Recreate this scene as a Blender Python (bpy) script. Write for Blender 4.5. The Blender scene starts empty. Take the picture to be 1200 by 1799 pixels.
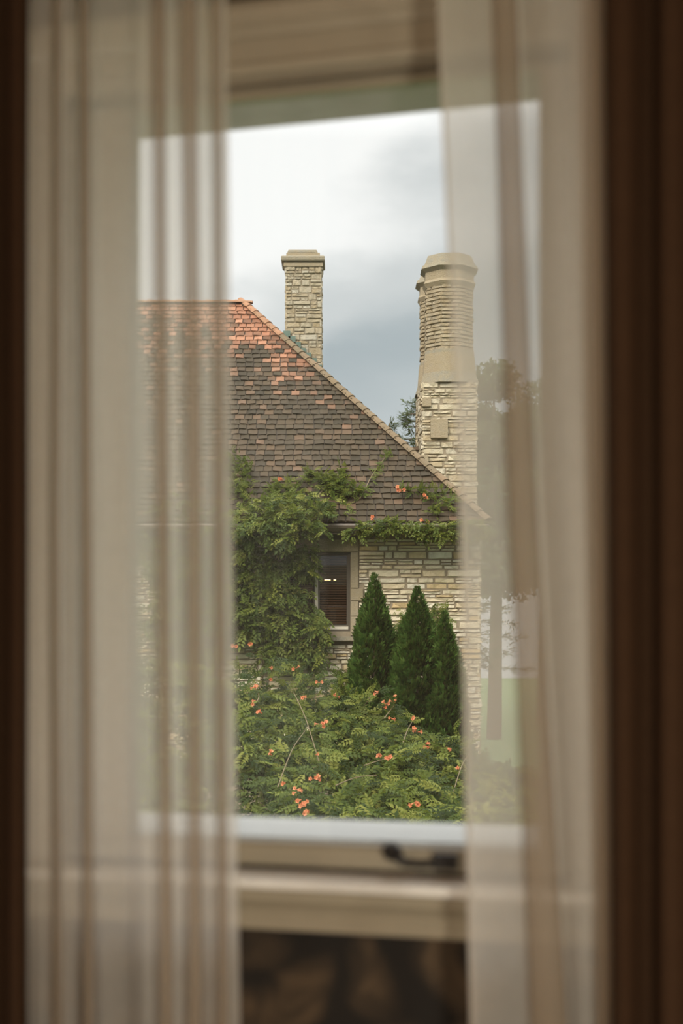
import bpy, math, random
import numpy as np
from mathutils import Vector, Matrix, noise as mnoise

random.seed(7)
R = random.Random(11)
SC = bpy.context.scene
COL = SC.collection

# ---------------------------------------------------------------- camera
F = 2500.0            # focal length in pixels of the 1200x1799 frame
EYE = 4.0             # eye height above the garden ground
HY = 1120.0           # pixel row of the horizon
cam = bpy.data.cameras.new('camera')
camo = bpy.data.objects.new('camera', cam)
COL.objects.link(camo)
camo.location = (0, 0, EYE)
camo.rotation_euler = (math.radians(90), 0, 0)
cam.sensor_fit = 'VERTICAL'
cam.sensor_height = 36.0
cam.sensor_width = 24.0
cam.lens = F / 1799.0 * 36.0
cam.shift_y = (HY - 899.5) / 1799.0
cam.clip_start = 0.05
cam.clip_end = 500
cam.dof.use_dof = True
cam.dof.focus_distance = 24.5
cam.dof.aperture_fstop = 2.4
SC.camera = camo

# ---------------------------------------------------------------- world: bright broken overcast
w = bpy.data.worlds.new('overcast_sky')
SC.world = w
w.use_nodes = True
nt = w.node_tree
nt.nodes.clear()
def N(nt, t, **kw):
    n = nt.nodes.new(t)
    for k, v in kw.items():
        setattr(n, k, v)
    return n
def L(nt, a, b):
    nt.links.new(a, b)
def ramp(nt, fac, stops, interp='LINEAR'):
    r = N(nt, 'ShaderNodeValToRGB')
    r.color_ramp.interpolation = interp
    while len(r.color_ramp.elements) > 1:
        r.color_ramp.elements.remove(r.color_ramp.elements[0])
    for i, (p, c) in enumerate(stops):
        e = r.color_ramp.elements[0] if i == 0 else r.color_ramp.elements.new(p)
        e.position = p
        e.color = (c[0], c[1], c[2], 1)
    if fac is not None:
        L(nt, fac, r.inputs[0])
    return r
def noise_node(nt, vec, scale, detail=4, rough=.55, dist=0.0):
    n = N(nt, 'ShaderNodeTexNoise')
    n.inputs['Scale'].default_value = scale
    n.inputs['Detail'].default_value = detail
    n.inputs['Roughness'].default_value = rough
    n.inputs['Distortion'].default_value = dist
    if vec is not None:
        L(nt, vec, n.inputs['Vector'])
    return n
def math_node(nt, op, a, b=None, clamp=False):
    n = N(nt, 'ShaderNodeMath', operation=op)
    n.use_clamp = clamp
    for i, v in enumerate((a, b)):
        if v is None: continue
        if isinstance(v, (int, float)): n.inputs[i].default_value = v
        else: L(nt, v, n.inputs[i])
    return n.outputs[0]
tc = N(nt, 'ShaderNodeTexCoord')
mp = N(nt, 'ShaderNodeMapping')
mp.inputs['Scale'].default_value = (1, 1, 2.2)
mp.inputs['Location'].default_value = (0.35, 0.0, 0.1)
L(nt, tc.outputs['Generated'], mp.inputs[0])
cl = noise_node(nt, mp.outputs[0], 4.6, 5, .5)
sep = N(nt, 'ShaderNodeSeparateXYZ')
L(nt, tc.outputs['Generated'], sep.inputs[0])
# elevation plus cloud noise: grey-blue bank low over the roofs, white cloud above, CIE overcast rise to the zenith
nz = math_node(nt, 'MULTIPLY', math_node(nt, 'SUBTRACT', cl.outputs['Fac'], .5), .17)
ex = math_node(nt, 'MULTIPLY', sep.outputs['X'], -.42)
el = math_node(nt, 'ADD', math_node(nt, 'ADD', sep.outputs['Z'], nz), ex)
r1 = ramp(nt, el, [(0.0, (.42, .43, .42)), (.12, (.305, .335, .345)), (.20, (.25, .285, .30)), (.25, (.37, .39, .395)), (.30, (.57, .575, .57)), (1.0, (.60, .60, .59))], 'EASE')
zen = N(nt, 'ShaderNodeMapRange')
zen.inputs['From Min'].default_value = .33
zen.inputs['From Max'].default_value = .75
zen.inputs['To Min'].default_value = 1.0
zen.inputs['To Max'].default_value = 4.2
L(nt, sep.outputs['Z'], zen.inputs['Value'])
bg = N(nt, 'ShaderNodeBackground')
L(nt, r1.outputs[0], bg.inputs[0])
L(nt, zen.outputs[0], bg.inputs[1])
wo = N(nt, 'ShaderNodeOutputWorld')
L(nt, bg.outputs[0], wo.inputs[0])

# veiled sun behind and above the camera
sun = bpy.data.lights.new('veiled_sun', 'SUN')
sun.energy = 2.3
sun.angle = math.radians(35)
sun.color = (1.0, .91, .77)
suno = bpy.data.objects.new('veiled_sun', sun)
COL.objects.link(suno)
suno.rotation_euler = (math.radians(56), 0, math.radians(-22))
suno.location = (0, 0, 30)

# room geometry frame: the window wall is turned 15 degrees, right side nearer
TH = math.radians(15)
DW = 2.5
CT, ST = math.cos(TH), math.sin(TH)
def W(s, v, z):
    """s along the wall to the right, v into the room, z height relative to the eye"""
    return (s * CT - v * ST, DW - s * ST - v * CT, EYE + z)
def s_at(px, v):
    q = (px - 600.0) / F
    return (q * (DW - v * CT) + v * ST) / (CT + q * ST)
ROOMROT = -TH

# warm room light from added unseen point lights, strong enough to brighten the curtains
for nm, (s_, v_, z_), e, sz in (('room_fill_light', (1.1, 2.5, -.30), 92.0, .12), ('room_fill_light', (-1.9, 2.0, -.45), 42.0, .12)):
    li = bpy.data.lights.new(nm, 'POINT')
    li.energy = e
    li.color = (1.0, .93, .80)
    li.shadow_soft_size = sz
    lo = bpy.data.objects.new(nm, li)
    COL.objects.link(lo)
    lo.location = W(s_, v_, z_)

# light portal in the window opening (sampling aid for the sky light)
po = bpy.data.lights.new('window_portal', 'AREA')
po.shape = 'RECTANGLE'; po.size = .84; po.size_y = 1.36
po.cycles.is_portal = True
poo = bpy.data.objects.new('window_portal', po)
COL.objects.link(poo)
poo.location = W(-.02, -.30, .30)
poo.rotation_euler = (math.radians(-90), 0, ROOMROT + math.pi * 0)

vs = SC.view_settings
SC.display_settings.display_device = 'sRGB'
vs.view_transform = 'Standard'
vs.look = 'None'
vs.gamma = 1.0
vs.use_curve_mapping = False
vs.exposure = 0.88
SC.cycles.transparent_max_bounces = 32
SC.cycles.max_bounces = 10
SC.cycles.diffuse_bounces = 5
SC.cycles.transmission_bounces = 8
SC.cycles.sample_clamp_indirect = 6.0
SC.cycles.use_denoising = True

# ---------------------------------------------------------------- helpers
def up(px, py, Y):
    """pixel of the photograph -> world point at distance Y"""
    return Vector(((px - 600.0) / F * Y, Y, EYE + (HY - py) / F * Y))

class MB:
    def __init__(self):
        self.v = []; self.f = []; self.t = []
    def add(self, verts, faces, tone=0.0):
        b = len(self.v)
        self.v.extend([tuple(p) for p in verts])
        for fc in faces:
            self.f.append(tuple(i + b for i in fc))
            self.t.append(tone)
    def box(self, x0, x1, y0, y1, z0, z1, fn=None, tone=0.0):
        vs_ = [(x0, y0, z0), (x1, y0, z0), (x1, y1, z0), (x0, y1, z0), (x0, y0, z1), (x1, y0, z1), (x1, y1, z1), (x0, y1, z1)]
        if fn: vs_ = [fn(*p) for p in vs_]
        self.add(vs_, [(0, 3, 2, 1), (4, 5, 6, 7), (0, 1, 5, 4), (1, 2, 6, 5), (2, 3, 7, 6), (3, 0, 4, 7)], tone)
    def tube(self, pts, radii, n=6, tone=0.0, caps=True):
        pts = [Vector(p) for p in pts]
        rings = []
        for i, p in enumerate(pts):
            d = (pts[min(i + 1, len(pts) - 1)] - pts[max(i - 1, 0)])
            if d.length < 1e-9: d = Vector((0, 0, 1))
            d.normalize()
            a = d.cross(Vector((0, 0, 1)))
            if a.length < .05: a = d.cross(Vector((1, 0, 0)))
            a.normalize(); b = d.cross(a)
            r = radii[i] if isinstance(radii, (list, tuple)) else radii
            rings.append([p + (a * math.cos(2 * math.pi * k / n) + b * math.sin(2 * math.pi * k / n)) * r for k in range(n)])
        V = [q for rg in rings for q in rg]
        Fc = []
        for i in range(len(pts) - 1):
            for k in range(n):
                Fc.append((i * n + k, i * n + (k + 1) % n, (i + 1) * n + (k + 1) % n, (i + 1) * n + k))
        if caps:
            Fc.append(tuple(range(n - 1, -1, -1)))
            Fc.append(tuple((len(pts) - 1) * n + k for k in range(n)))
        self.add(V, Fc, tone)
    def mesh(self, name, mat, smooth=False):
        me = bpy.data.meshes.new(name)
        me.from_pydata(self.v, [], self.f)
        if any(self.t):
            at = me.attributes.new('tone', 'FLOAT', 'FACE')
            at.data.foreach_set('value', np.array(self.t, dtype=np.float32))
        if smooth:
            me.polygons.foreach_set('use_smooth', [True] * len(me.polygons))
        if mat: me.materials.append(mat)
        me.update()
        return me
    def build(self, name, mat, parent=None, smooth=False):
        return obj(name, self.mesh(name, mat, smooth), parent)

def obj(name, me, parent=None, loc=None, rot=None, scale=None):
    o = bpy.data.objects.new(name, me)
    COL.objects.link(o)
    if parent is not None:
        o.parent = parent
    if loc is not None: o.location = loc
    if rot is not None: o.rotation_euler = rot
    if scale is not None: o.scale = scale
    return o
def tag(o, label=None, cat=None, group=None, kind=None):
    if label: o['label'] = label
    if cat: o['category'] = cat
    if group: o['group'] = group
    if kind: o['kind'] = kind
    return o
def empty(name, loc=(0, 0, 0), parent=None):
    o = bpy.data.objects.new(name, None)
    COL.objects.link(o)
    o.empty_display_size = .1
    o.location = loc
    if parent is not None: o.parent = parent
    return o
def np_mesh(name, V, Fc, mat, tone=None, smooth=False):
    """V (n,3), Fc (m,3|4) index array"""
    me = bpy.data.meshes.new(name)
    k = Fc.shape[1]
    me.vertices.add(len(V)); me.vertices.foreach_set('co', V.astype(np.float32).ravel())
    me.loops.add(Fc.size); me.loops.foreach_set('vertex_index', Fc.astype(np.int32).ravel())
    me.polygons.add(len(Fc))
    me.polygons.foreach_set('loop_start', np.arange(0, Fc.size, k, dtype=np.int32))
    me.polygons.foreach_set('loop_total', np.full(len(Fc), k, dtype=np.int32))
    if tone is not None:
        at = me.attributes.new('tone', 'FLOAT', 'FACE')
        at.data.foreach_set('value', tone.astype(np.float32))
    if smooth: me.polygons.foreach_set('use_smooth', np.ones(len(Fc), dtype=bool))
    me.materials.append(mat)
    me.update(calc_edges=True)
    return me

# ---------------------------------------------------------------- materials
def newmat(name):
    m = bpy.data.materials.new(name)
    m.use_nodes = True
    m.node_tree.nodes.clear()
    return m, m.node_tree
def out(nt, sh):
    o = N(nt, 'ShaderNodeOutputMaterial')
    L(nt, sh, o.inputs[0])
def piece_random(nt):
    """per-piece random: Object Info for separate pieces, plus the 'tone' attribute for joined ones"""
    oi = N(nt, 'ShaderNodeObjectInfo')
    at = N(nt, 'ShaderNodeAttribute', attribute_name='tone')
    s = math_node(nt, 'ADD', oi.outputs['Random'], at.outputs['Fac'])
    return math_node(nt, 'FRACT', s)
def world_pos(nt):
    return N(nt, 'ShaderNodeNewGeometry').outputs['Position']
def mixc(nt, fac, a, b, mode='MIX'):
    m = N(nt, 'ShaderNodeMix', data_type='RGBA', blend_type=mode)
    for i, v in ((0, fac), (6, a), (7, b)):
        if isinstance(v, (int, float)): m.inputs[i].default_value = v
        elif isinstance(v, tuple): m.inputs[i].default_value = (v[0], v[1], v[2], 1)
        else: L(nt, v, m.inputs[i])
    return m.outputs[2]
def pbsdf(nt, col, rough=.8, bump=None, bump_s=.3, bump_d=.01, spec=.3, metal=0.0):
    p = N(nt, 'ShaderNodeBsdfPrincipled')
    if isinstance(col, tuple): p.inputs['Base Color'].default_value = (*col[:3], 1)
    else: L(nt, col, p.inputs['Base Color'])
    p.inputs['Roughness'].default_value = rough
    p.inputs['Specular IOR Level'].default_value = spec
    p.inputs['Metallic'].default_value = metal
    if bump is not None:
        b = N(nt, 'ShaderNodeBump')
        b.inputs['Strength'].default_value = bump_s
        b.inputs['Distance'].default_value = bump_d
        L(nt, bump, b.inputs['Height'])
        L(nt, b.outputs[0], p.inputs['Normal'])
    return p.outputs[0]
def simple(name, col, rough=.6, nscale=30, var=.12, spec=.3, metal=0.0):
    m, nt = newmat(name)
    n = noise_node(nt, world_pos(nt), nscale, 4)
    d = tuple(c * (1 - var) for c in col); e = tuple(min(1, c * (1 + var)) for c in col)
    c = mixc(nt, n.outputs['Fac'], d, e)
    out(nt, pbsdf(nt, c, rough, n.outputs['Fac'], .15, .002, spec, metal))
    return m

def stone_mat(name, stops, dirt=.5, grey=(.30, .29, .26)):
    m, nt = newmat(name)
    pos = world_pos(nt)
    rnd = piece_random(nt)
    base = ramp(nt, rnd, stops)
    n1 = noise_node(nt, pos, 9, 5, .6)
    n2 = noise_node(nt, pos, 38, 4, .65)
    c = mixc(nt, math_node(nt, 'MULTIPLY', n2.outputs['Fac'], .55), base.outputs[0], (.30, .24, .15))
    st = ramp(nt, n1.outputs['Fac'], [(.45, (0, 0, 0)), (.68, (1, 1, 1))])
    c = mixc(nt, math_node(nt, 'MULTIPLY', st.outputs[0], dirt), c, grey)
    out(nt, pbsdf(nt, c, .9, n2.outputs['Fac'], .9, .02, .15))
    return m
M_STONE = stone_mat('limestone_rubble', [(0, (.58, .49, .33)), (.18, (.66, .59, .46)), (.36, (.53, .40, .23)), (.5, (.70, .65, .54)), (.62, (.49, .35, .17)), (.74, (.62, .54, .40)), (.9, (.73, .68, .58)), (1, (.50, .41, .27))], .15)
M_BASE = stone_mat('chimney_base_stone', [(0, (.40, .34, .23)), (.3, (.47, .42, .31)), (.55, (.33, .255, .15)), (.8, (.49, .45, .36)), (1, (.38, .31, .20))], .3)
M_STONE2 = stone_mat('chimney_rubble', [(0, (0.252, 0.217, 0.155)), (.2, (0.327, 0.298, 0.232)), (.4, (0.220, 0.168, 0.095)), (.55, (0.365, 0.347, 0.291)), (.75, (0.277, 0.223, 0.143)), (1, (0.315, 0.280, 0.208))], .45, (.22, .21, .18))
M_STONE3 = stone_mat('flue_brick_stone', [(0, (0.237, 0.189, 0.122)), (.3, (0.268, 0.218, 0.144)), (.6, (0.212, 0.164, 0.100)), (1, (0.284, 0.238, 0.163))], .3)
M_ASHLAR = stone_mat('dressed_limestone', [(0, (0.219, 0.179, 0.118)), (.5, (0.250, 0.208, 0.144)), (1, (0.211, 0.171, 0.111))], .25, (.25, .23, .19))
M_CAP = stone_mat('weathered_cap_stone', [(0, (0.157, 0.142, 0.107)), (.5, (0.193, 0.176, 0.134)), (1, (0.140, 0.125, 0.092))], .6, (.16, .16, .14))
M_MORTAR = simple('mortar', (.20, .165, .115), .95, 25, .25)

def tile_mat():
    m, nt = newmat('clay_roof_tile')
    pos = world_pos(nt)
    rnd = piece_random(nt)
    sep = N(nt, 'ShaderNodeSeparateXYZ'); L(nt, pos, sep.inputs[0])
    brown = ramp(nt, rnd, [(0, (.016, .012, .008)), (.2, (.040, .028, .016)), (.4, (.026, .019, .013)), (.6, (.055, .036, .021)), (.78, (.032, .024, .016)), (.93, (.075, .046, .027)), (1, (.11, .065, .042))])
    orange = ramp(nt, rnd, [(0, (0.292, 0.112, 0.061)), (.4, (0.345, 0.148, 0.085)), (.7, (0.239, 0.098, 0.055)), (1, (0.371, 0.177, 0.106))])
    # weathering: bare orange clay near the ridge, lichen brown lower, blotchy border
    n1 = noise_node(nt, pos, .75, 3, .6)
    h = N(nt, 'ShaderNodeMapRange'); L(nt, sep.outputs['Z'], h.inputs['Value'])
    h.inputs['From Min'].default_value = 7.3; h.inputs['From Max'].default_value = 10.9
    hip = N(nt, 'ShaderNodeMapRange')   # nearness to the hip line
    L(nt, math_node(nt, 'ADD', sep.outputs['X'], math_node(nt, 'MULTIPLY', math_node(nt, 'SUBTRACT', sep.outputs['Z'], 5.98), .93)), hip.inputs['Value'])
    hip.inputs['From Min'].default_value = .6; hip.inputs['From Max'].default_value = 2.6
    f = math_node(nt, 'ADD', math_node(nt, 'MULTIPLY', h.outputs[0], .52), math_node(nt, 'MULTIPLY', n1.outputs['Fac'], .62))
    f = math_node(nt, 'ADD', f, math_node(nt, 'MULTIPLY', math_node(nt, 'SUBTRACT', rnd, .5), .30))
    f = math_node(nt, 'ADD', f, math_node(nt, 'MULTIPLY', hip.outputs[0], .10))
    fr = ramp(nt, f, [(.66, (0, 0, 0)), (.86, (.9, .9, .9))])
    c = mixc(nt, fr.outputs[0], brown.outputs[0], orange.outputs[0])
    n2 = noise_node(nt, pos, 14, 5, .65)
    c = mixc(nt, math_node(nt, 'MULTIPLY', n2.outputs['Fac'], .5), c, (.045, .04, .022))
    out(nt, pbsdf(nt, c, .85, n2.outputs['Fac'], .5, .01, .2))
    return m
M_TILE = tile_mat()
M_HIP = stone_mat('hip_tile', [(0, (.080, .050, .031)), (.35, (.105, .062, .037)), (.7, (.062, .044, .028)), (1, (.092, .058, .034))], .3, (.09, .075, .05))
M_RIDGE = stone_mat('ridge_tile_orange', [(0, (.24, .10, .055)), (.5, (.29, .125, .07)), (1, (.20, .088, .048))], .3, (.12, .08, .05))
M_DARK = simple('dark_roof_underside', (.045, .036, .028), .8)
M_GUTTER = simple('dark_bronze_gutter', (.085, .065, .048), .5, 20, .3, .4)
M_COPPER = simple('green_copper_flashing', (.07, .105, .085), .7, 8, .35)
M_WOODDARK = simple('dark_window_frame', (.07, .058, .042), .5)
M_MULL = simple('pale_window_frame', (.42, .38, .31), .6)
M_BLIND = simple('brown_wooden_blind', (.10, .050, .024), .45, 12, .25, .4)
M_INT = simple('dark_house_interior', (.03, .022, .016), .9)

def leaf_mat(name, stops, trans=.35, gloss=.4):
    m, nt = newmat(name)
    rnd = piece_random(nt)
    c = ramp(nt, rnd, stops).outputs[0]
    n = noise_node(nt, world_pos(nt), 1.1, 3)
    c = mixc(nt, math_node(nt, 'MULTIPLY', n.outputs['Fac'], .45), c, stops[0][1])
    p = pbsdf(nt, c, .5, None, spec=gloss)
    tr = N(nt, 'ShaderNodeBsdfTranslucent')
    L(nt, mixc(nt, .35, c, (.22, .26, .04)), tr.inputs[0])
    mx = N(nt, 'ShaderNodeMixShader'); mx.inputs[0].default_value = trans
    L(nt, p, mx.inputs[1]); L(nt, tr.outputs[0], mx.inputs[2])
    out(nt, mx.outputs[0])
    return m
M_LEAF = leaf_mat('trumpet_vine_leaf', [(0, (0.026, 0.044, 0.009)), (.35, (0.056, 0.083, 0.015)), (.6, (0.091, 0.122, 0.023)), (.85, (0.138, 0.156, 0.029)), (1, (0.199, 0.201, 0.038))], .35, .15)
M_LEAF2 = leaf_mat('bush_leaf', [(0, (.011, .022, .004)), (.3, (.026, .044, .008)), (.6, (.068, .092, .014)), (.85, (.125, .148, .026)), (1, (.19, .195, .042))], .35, .10)
M_ARB = leaf_mat('arborvitae_foliage', [(0, (.006, .018, .003)), (.4, (.020, .048, .007)), (.75, (.042, .085, .014)), (1, (.075, .125, .026))], .2, .1)
M_SPRUCE = leaf_mat('spruce_foliage', [(0, (.030, .045, .016)), (1, (.055, .075, .028))], .2, .2)
M_TREE = leaf_mat('far_tree_foliage', [(0, (.04, .058, .024)), (1, (.085, .11, .045))], .3, .2)
M_STEM = simple('woody_cane', (.12, .09, .05), .8)
M_BARK = simple('tree_bark', (.11, .085, .06), .9)
def flower_mat():
    m, nt = newmat('orange_trumpet_flower')
    rnd = piece_random(nt)
    c = ramp(nt, rnd, [(0, (.52, .165, .065)), (.5, (.57, .225, .11)), (1, (.47, .13, .055))]).outputs[0]
    p = pbsdf(nt, c, .5)
    tr = N(nt, 'ShaderNodeBsdfTranslucent'); L(nt, c, tr.inputs[0])
    mx = N(nt, 'ShaderNodeMixShader'); mx.inputs[0].default_value = .35
    L(nt, p, mx.inputs[1]); L(nt, tr.outputs[0], mx.inputs[2]); out(nt, mx.outputs[0])
    return m
M_FLOWER = flower_mat()
def glass_mat(name, tint, haze=0.0, ior=1.5):
    m, nt = newmat(name)
    t = N(nt, 'ShaderNodeBsdfTransparent'); t.inputs[0].default_value = (*tint, 1)
    g = N(nt, 'ShaderNodeBsdfGlossy'); g.inputs['Roughness'].default_value = .01
    fr = N(nt, 'ShaderNodeFresnel'); fr.inputs[0].default_value = ior
    mx = N(nt, 'ShaderNodeMixShader')
    L(nt, fr.outputs[0], mx.inputs[0]); L(nt, t.outputs[0], mx.inputs[1]); L(nt, g.outputs[0], mx.inputs[2])
    sh = mx.outputs[0]
    if haze:
        tl = N(nt, 'ShaderNodeBsdfTranslucent'); tl.inputs[0].default_value = (.9, .9, .88, 1)
        n = noise_node(nt, world_pos(nt), 3.5, 4)
        m2 = N(nt, 'ShaderNodeMixShader')
        L(nt, math_node(nt, 'MULTIPLY', n.outputs['Fac'], haze * 2), m2.inputs[0])
        L(nt, sh, m2.inputs[1]); L(nt, tl.outputs[0], m2.inputs[2]); sh = m2.outputs[0]
    out(nt, sh)
    return m
M_PAINTX = simple('outer_sill_paint', (.30, .297, .285), .5, 14, .10, .3)
M_PANE = glass_mat('old_window_glass', (.985, .99, .985), .004)
M_PANE2 = glass_mat('house_window_glass', (.85, .85, .82), 0)
M_PAINT = simple('tan_paint', (.285, .245, .175), .45, 14, .08, .4)
M_PAINTW = simple('pale_sill_paint', (.74, .72, .67), .35, 14, .06, .5)
M_RAILG = simple('grey_green_rail', (.50, .41, .43), .5, 10, .25, .4)
M_BLACK = simple('black_iron', (.012, .010, .009), .45, 40, .2, .5)
M_PLASTER = simple('warm_plaster', (.26, .16, .09), .9)
M_OUTER = simple('outer_masonry', (.36, .32, .25), .95, 6, .25)
M_FLOORWOOD = simple('dark_floorboards', (.12, .07, .04), .5)

def wallpaper():
    m, nt = newmat('dark_floral_wallpaper')
    pos = world_pos(nt)
    nW = noise_node(nt, pos, 5.0, 2)
    vadd = N(nt, 'ShaderNodeVectorMath', operation='MULTIPLY_ADD')
    L(nt, nW.outputs['Color'], vadd.inputs[0]); vadd.inputs[1].default_value = (.16, .16, .16); L(nt, pos, vadd.inputs[2])
    vo = N(nt, 'ShaderNodeTexVoronoi', feature='SMOOTH_F1'); vo.inputs['Scale'].default_value = 11; vo.inputs['Smoothness'].default_value = .25
    L(nt, vadd.outputs[0], vo.inputs['Vector'])
    n2 = noise_node(nt, vadd.outputs[0], 11, 3, .6, .8)
    blob = ramp(nt, vo.outputs['Distance'], [(.30, (1, 1, 1)), (.60, (0, 0, 0))])
    vein = ramp(nt, n2.outputs['Fac'], [(.38, (1, 1, 1)), (.58, (0, 0, 0))])
    pet = math_node(nt, 'MULTIPLY', blob.outputs[0], math_node(nt, 'SUBTRACT', 1.0, math_node(nt, 'MULTIPLY', vein.outputs[0], .7)))
    c = mixc(nt, pet, (.010, .0075, .005), (.068, .044, .023))
    out(nt, pbsdf(nt, c, .8))
    return m
M_WALLP = wallpaper()

def sheer_mat():
    m, nt = newmat('sheer_voile')
    t = N(nt, 'ShaderNodeBsdfTransparent'); t.inputs[0].default_value = (1, .985, .96, 1)
    d = N(nt, 'ShaderNodeBsdfDiffuse'); d.inputs[0].default_value = (.80, .77, .69, 1)
    tl = N(nt, 'ShaderNodeBsdfTranslucent'); tl.inputs[0].default_value = (.97, .945, .90, 1)
    a = N(nt, 'ShaderNodeMixShader'); a.inputs[0].default_value = .70
    L(nt, d.outputs[0], a.inputs[1]); L(nt, tl.outputs[0], a.inputs[2])
    b = N(nt, 'ShaderNodeMixShader'); b.inputs[0].default_value = .50
    # thread-scale weave: fine woven irregularity of the voile's density
    uvn = noise_node(nt, world_pos(nt), 60, 2)
    L(nt, math_node(nt, 'ADD', math_node(nt, 'MULTIPLY', uvn.outputs['Fac'], .10), .58), b.inputs[0])
    L(nt, t.outputs[0], b.inputs[1]); L(nt, a.outputs[0], b.inputs[2])
    out(nt, b.outputs[0])
    return m
M_SHEER = sheer_mat()
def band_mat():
    m, nt = newmat('fold_shade_cloth')  # darker brown cloth, its colour standing in for shade of the folds
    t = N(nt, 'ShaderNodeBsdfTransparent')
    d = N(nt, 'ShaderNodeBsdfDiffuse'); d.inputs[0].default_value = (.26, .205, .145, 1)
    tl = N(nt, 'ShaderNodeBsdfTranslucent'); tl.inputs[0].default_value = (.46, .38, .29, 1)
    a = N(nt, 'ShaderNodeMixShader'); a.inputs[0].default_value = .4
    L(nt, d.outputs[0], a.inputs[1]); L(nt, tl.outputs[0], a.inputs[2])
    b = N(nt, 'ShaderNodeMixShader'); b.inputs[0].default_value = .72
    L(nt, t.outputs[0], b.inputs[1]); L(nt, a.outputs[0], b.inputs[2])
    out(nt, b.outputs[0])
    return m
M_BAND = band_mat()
def drape_mat():
    m, nt = newmat('brown_velvet_drape')
    n = noise_node(nt, world_pos(nt), 50, 3)
    c = mixc(nt, n.outputs['Fac'], (.026, .0125, .0055), (.036, .018, .008))
    out(nt, pbsdf(nt, c, .85, None, spec=.1))
    return m
M_DRAPE = drape_mat()
M_GRASS = simple('lawn_grass', (.07, .11, .04), .95, 6, .3)
def emit(name, col, s):
    m, nt = newmat(name)
    e = N(nt, 'ShaderNodeEmission'); e.inputs[0].default_value = (*col, 1); e.inputs[1].default_value = s
    out(nt, e.outputs[0]); return m
M_BULB = emit('warm_bulb', (1.0, .62, .25), 9.0)

# ================================================================ THE ROOM (structure)
S0, S1 = -2.3, 2.4
V0, VB = .05, 5.0          # inner face of the window wall, back wall
ZF, ZC = -1.55, 1.55       # floor and ceiling relative to the eye
OS0, OS1, OZ0, OZ1 = -.52, .415, -.40, 1.062   # hole in the wall
def rbox(mb, s0, s1, v0, v1, z0, z1): mb.box(s0, s1, v0, v1, z0, z1, W)
def struct(name, mb, mat, parent=None, smooth=False):
    o = mb.build(name, mat, parent, smooth)
    if parent is None: o['kind'] = 'structure'
    return o
mb = MB()
rbox(mb, S0 - .2, OS0, -.28, V0, ZF, ZC); rbox(mb, OS1, S1 + .2, -.28, V0, ZF, ZC)
rbox(mb, OS0, OS1, -.28, V0, ZF, OZ0); rbox(mb, OS0, OS1, -.28, V0, OZ1, ZC)
struct('wall_front', mb, M_WALLP)
mb = MB(); rbox(mb, S0 - .2, S0, V0, VB, ZF, ZC); struct('wall_left', mb, M_PLASTER)
mb = MB(); rbox(mb, S1, S1 + .2, V0, VB, ZF, ZC); struct('wall_right', mb, M_PLASTER)
mb = MB(); rbox(mb, S0 - .2, S1 + .2, VB, VB + .2, ZF, ZC); struct('wall_back', mb, M_PLASTER)
mb = MB(); rbox(mb, S0 - .2, S1 + .2, -.28, VB + .2, ZF - .2, ZF); struct('floor', mb, M_FLOORWOOD)
mb = MB(); rbox(mb, S0 - .2, S1 + .2, -.28, VB + .2, ZC, ZC + .2); struct('ceiling', mb, M_PLASTER)

mb = MB()
BZ = ZC + .2
rbox(mb, -9, S0 - .2, -.28, 5.2, -4.0, 2.4); rbox(mb, S1 + .2, 9, -.28, 5.2, -4.0, 2.4)
rbox(mb, S0 - .2, S1 + .2, -.28, 5.2, -4.0, ZF - .2); rbox(mb, S0 - .2, S1 + .2, -.28, 5.2, BZ, 2.4)
struct('wall_outer', mb, M_OUTER)

# ---- the window: casing, sash rails and stiles, pane, stool, apron, latch
win = empty('window_1', W(-.02, 0, -.40)); win['kind'] = 'structure'
wl = Matrix.Translation(Vector(win.location)).inverted()
def wbuild(name, mb, mat, parent=win, smooth=False):
    mb.v = [tuple(wl @ Vector(p)) for p in mb.v]
    return mb.build(name, mat, parent, smooth)
def extr(mb, prof, s0, s1):
    """extrude a closed (v,z) profile along the wall"""
    n = len(prof)
    V = [W(s0, v, z) for v, z in prof] + [W(s1, v, z) for v, z in prof]
    Fc = [(i, (i + 1) % n, n + (i + 1) % n, n + i) for i in range(n)]
    Fc += [tuple(range(n - 1, -1, -1)), tuple(range(n, 2 * n))]
    mb.add(V, Fc)
GS0, GS1, GZ0, GZ1 = -.39, .349, -.323, .917
mb = MB(); rbox(mb, GS0 - .01, GS1 + .01, -.004, 0, -.368, .966); wbuild('pane', mb, M_PANE)
mb = MB(); extr(mb, [(-.02, -.363), (.004, -.361), (.022, -.361), (.030, -.366), (.030, -.4045), (-.02, -.4045)], OS0, OS1); wbuild('bottom_rail', mb, M_PAINT)
mb = MB(); extr(mb, [(-.02, .962), (.006, .962), (.006, .972), (-.02, .972)], OS0, OS1); wbuild('top_rail', mb, M_PAINT)
mb = MB(); extr(mb, [(-.29, 1.018), (-.021, 1.0), (-.021, 1.06), (-.29, 1.06)], OS0 + .0, OS1 - .0); wbuild('outer_soffit', mb, M_RAILG)
mb = MB(); extr(mb, [(-.02, .9725), (-.012, .9725), (-.012, .986), (.034, .980), (.034, 1.0), (-.02, 1.0)], OS0, OS1); wbuild('head_stop', mb, M_PAINT)
for a, b in ((OS0, GS0), (GS1, OS1)):
    mb = MB(); rbox(mb, a, b, -.02, .02, -.3605, .9615); wbuild('stile', mb, M_PAINT)
# exterior reveal boards of the thick wall
mb = MB(); extr(mb, [(-.32, -.3995), (-.022, -.3995), (-.022, -.357), (-.31, -.361), (-.32, -.366)], OS0, OS1); wbuild('outer_sill', mb, M_PAINTX)
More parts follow.
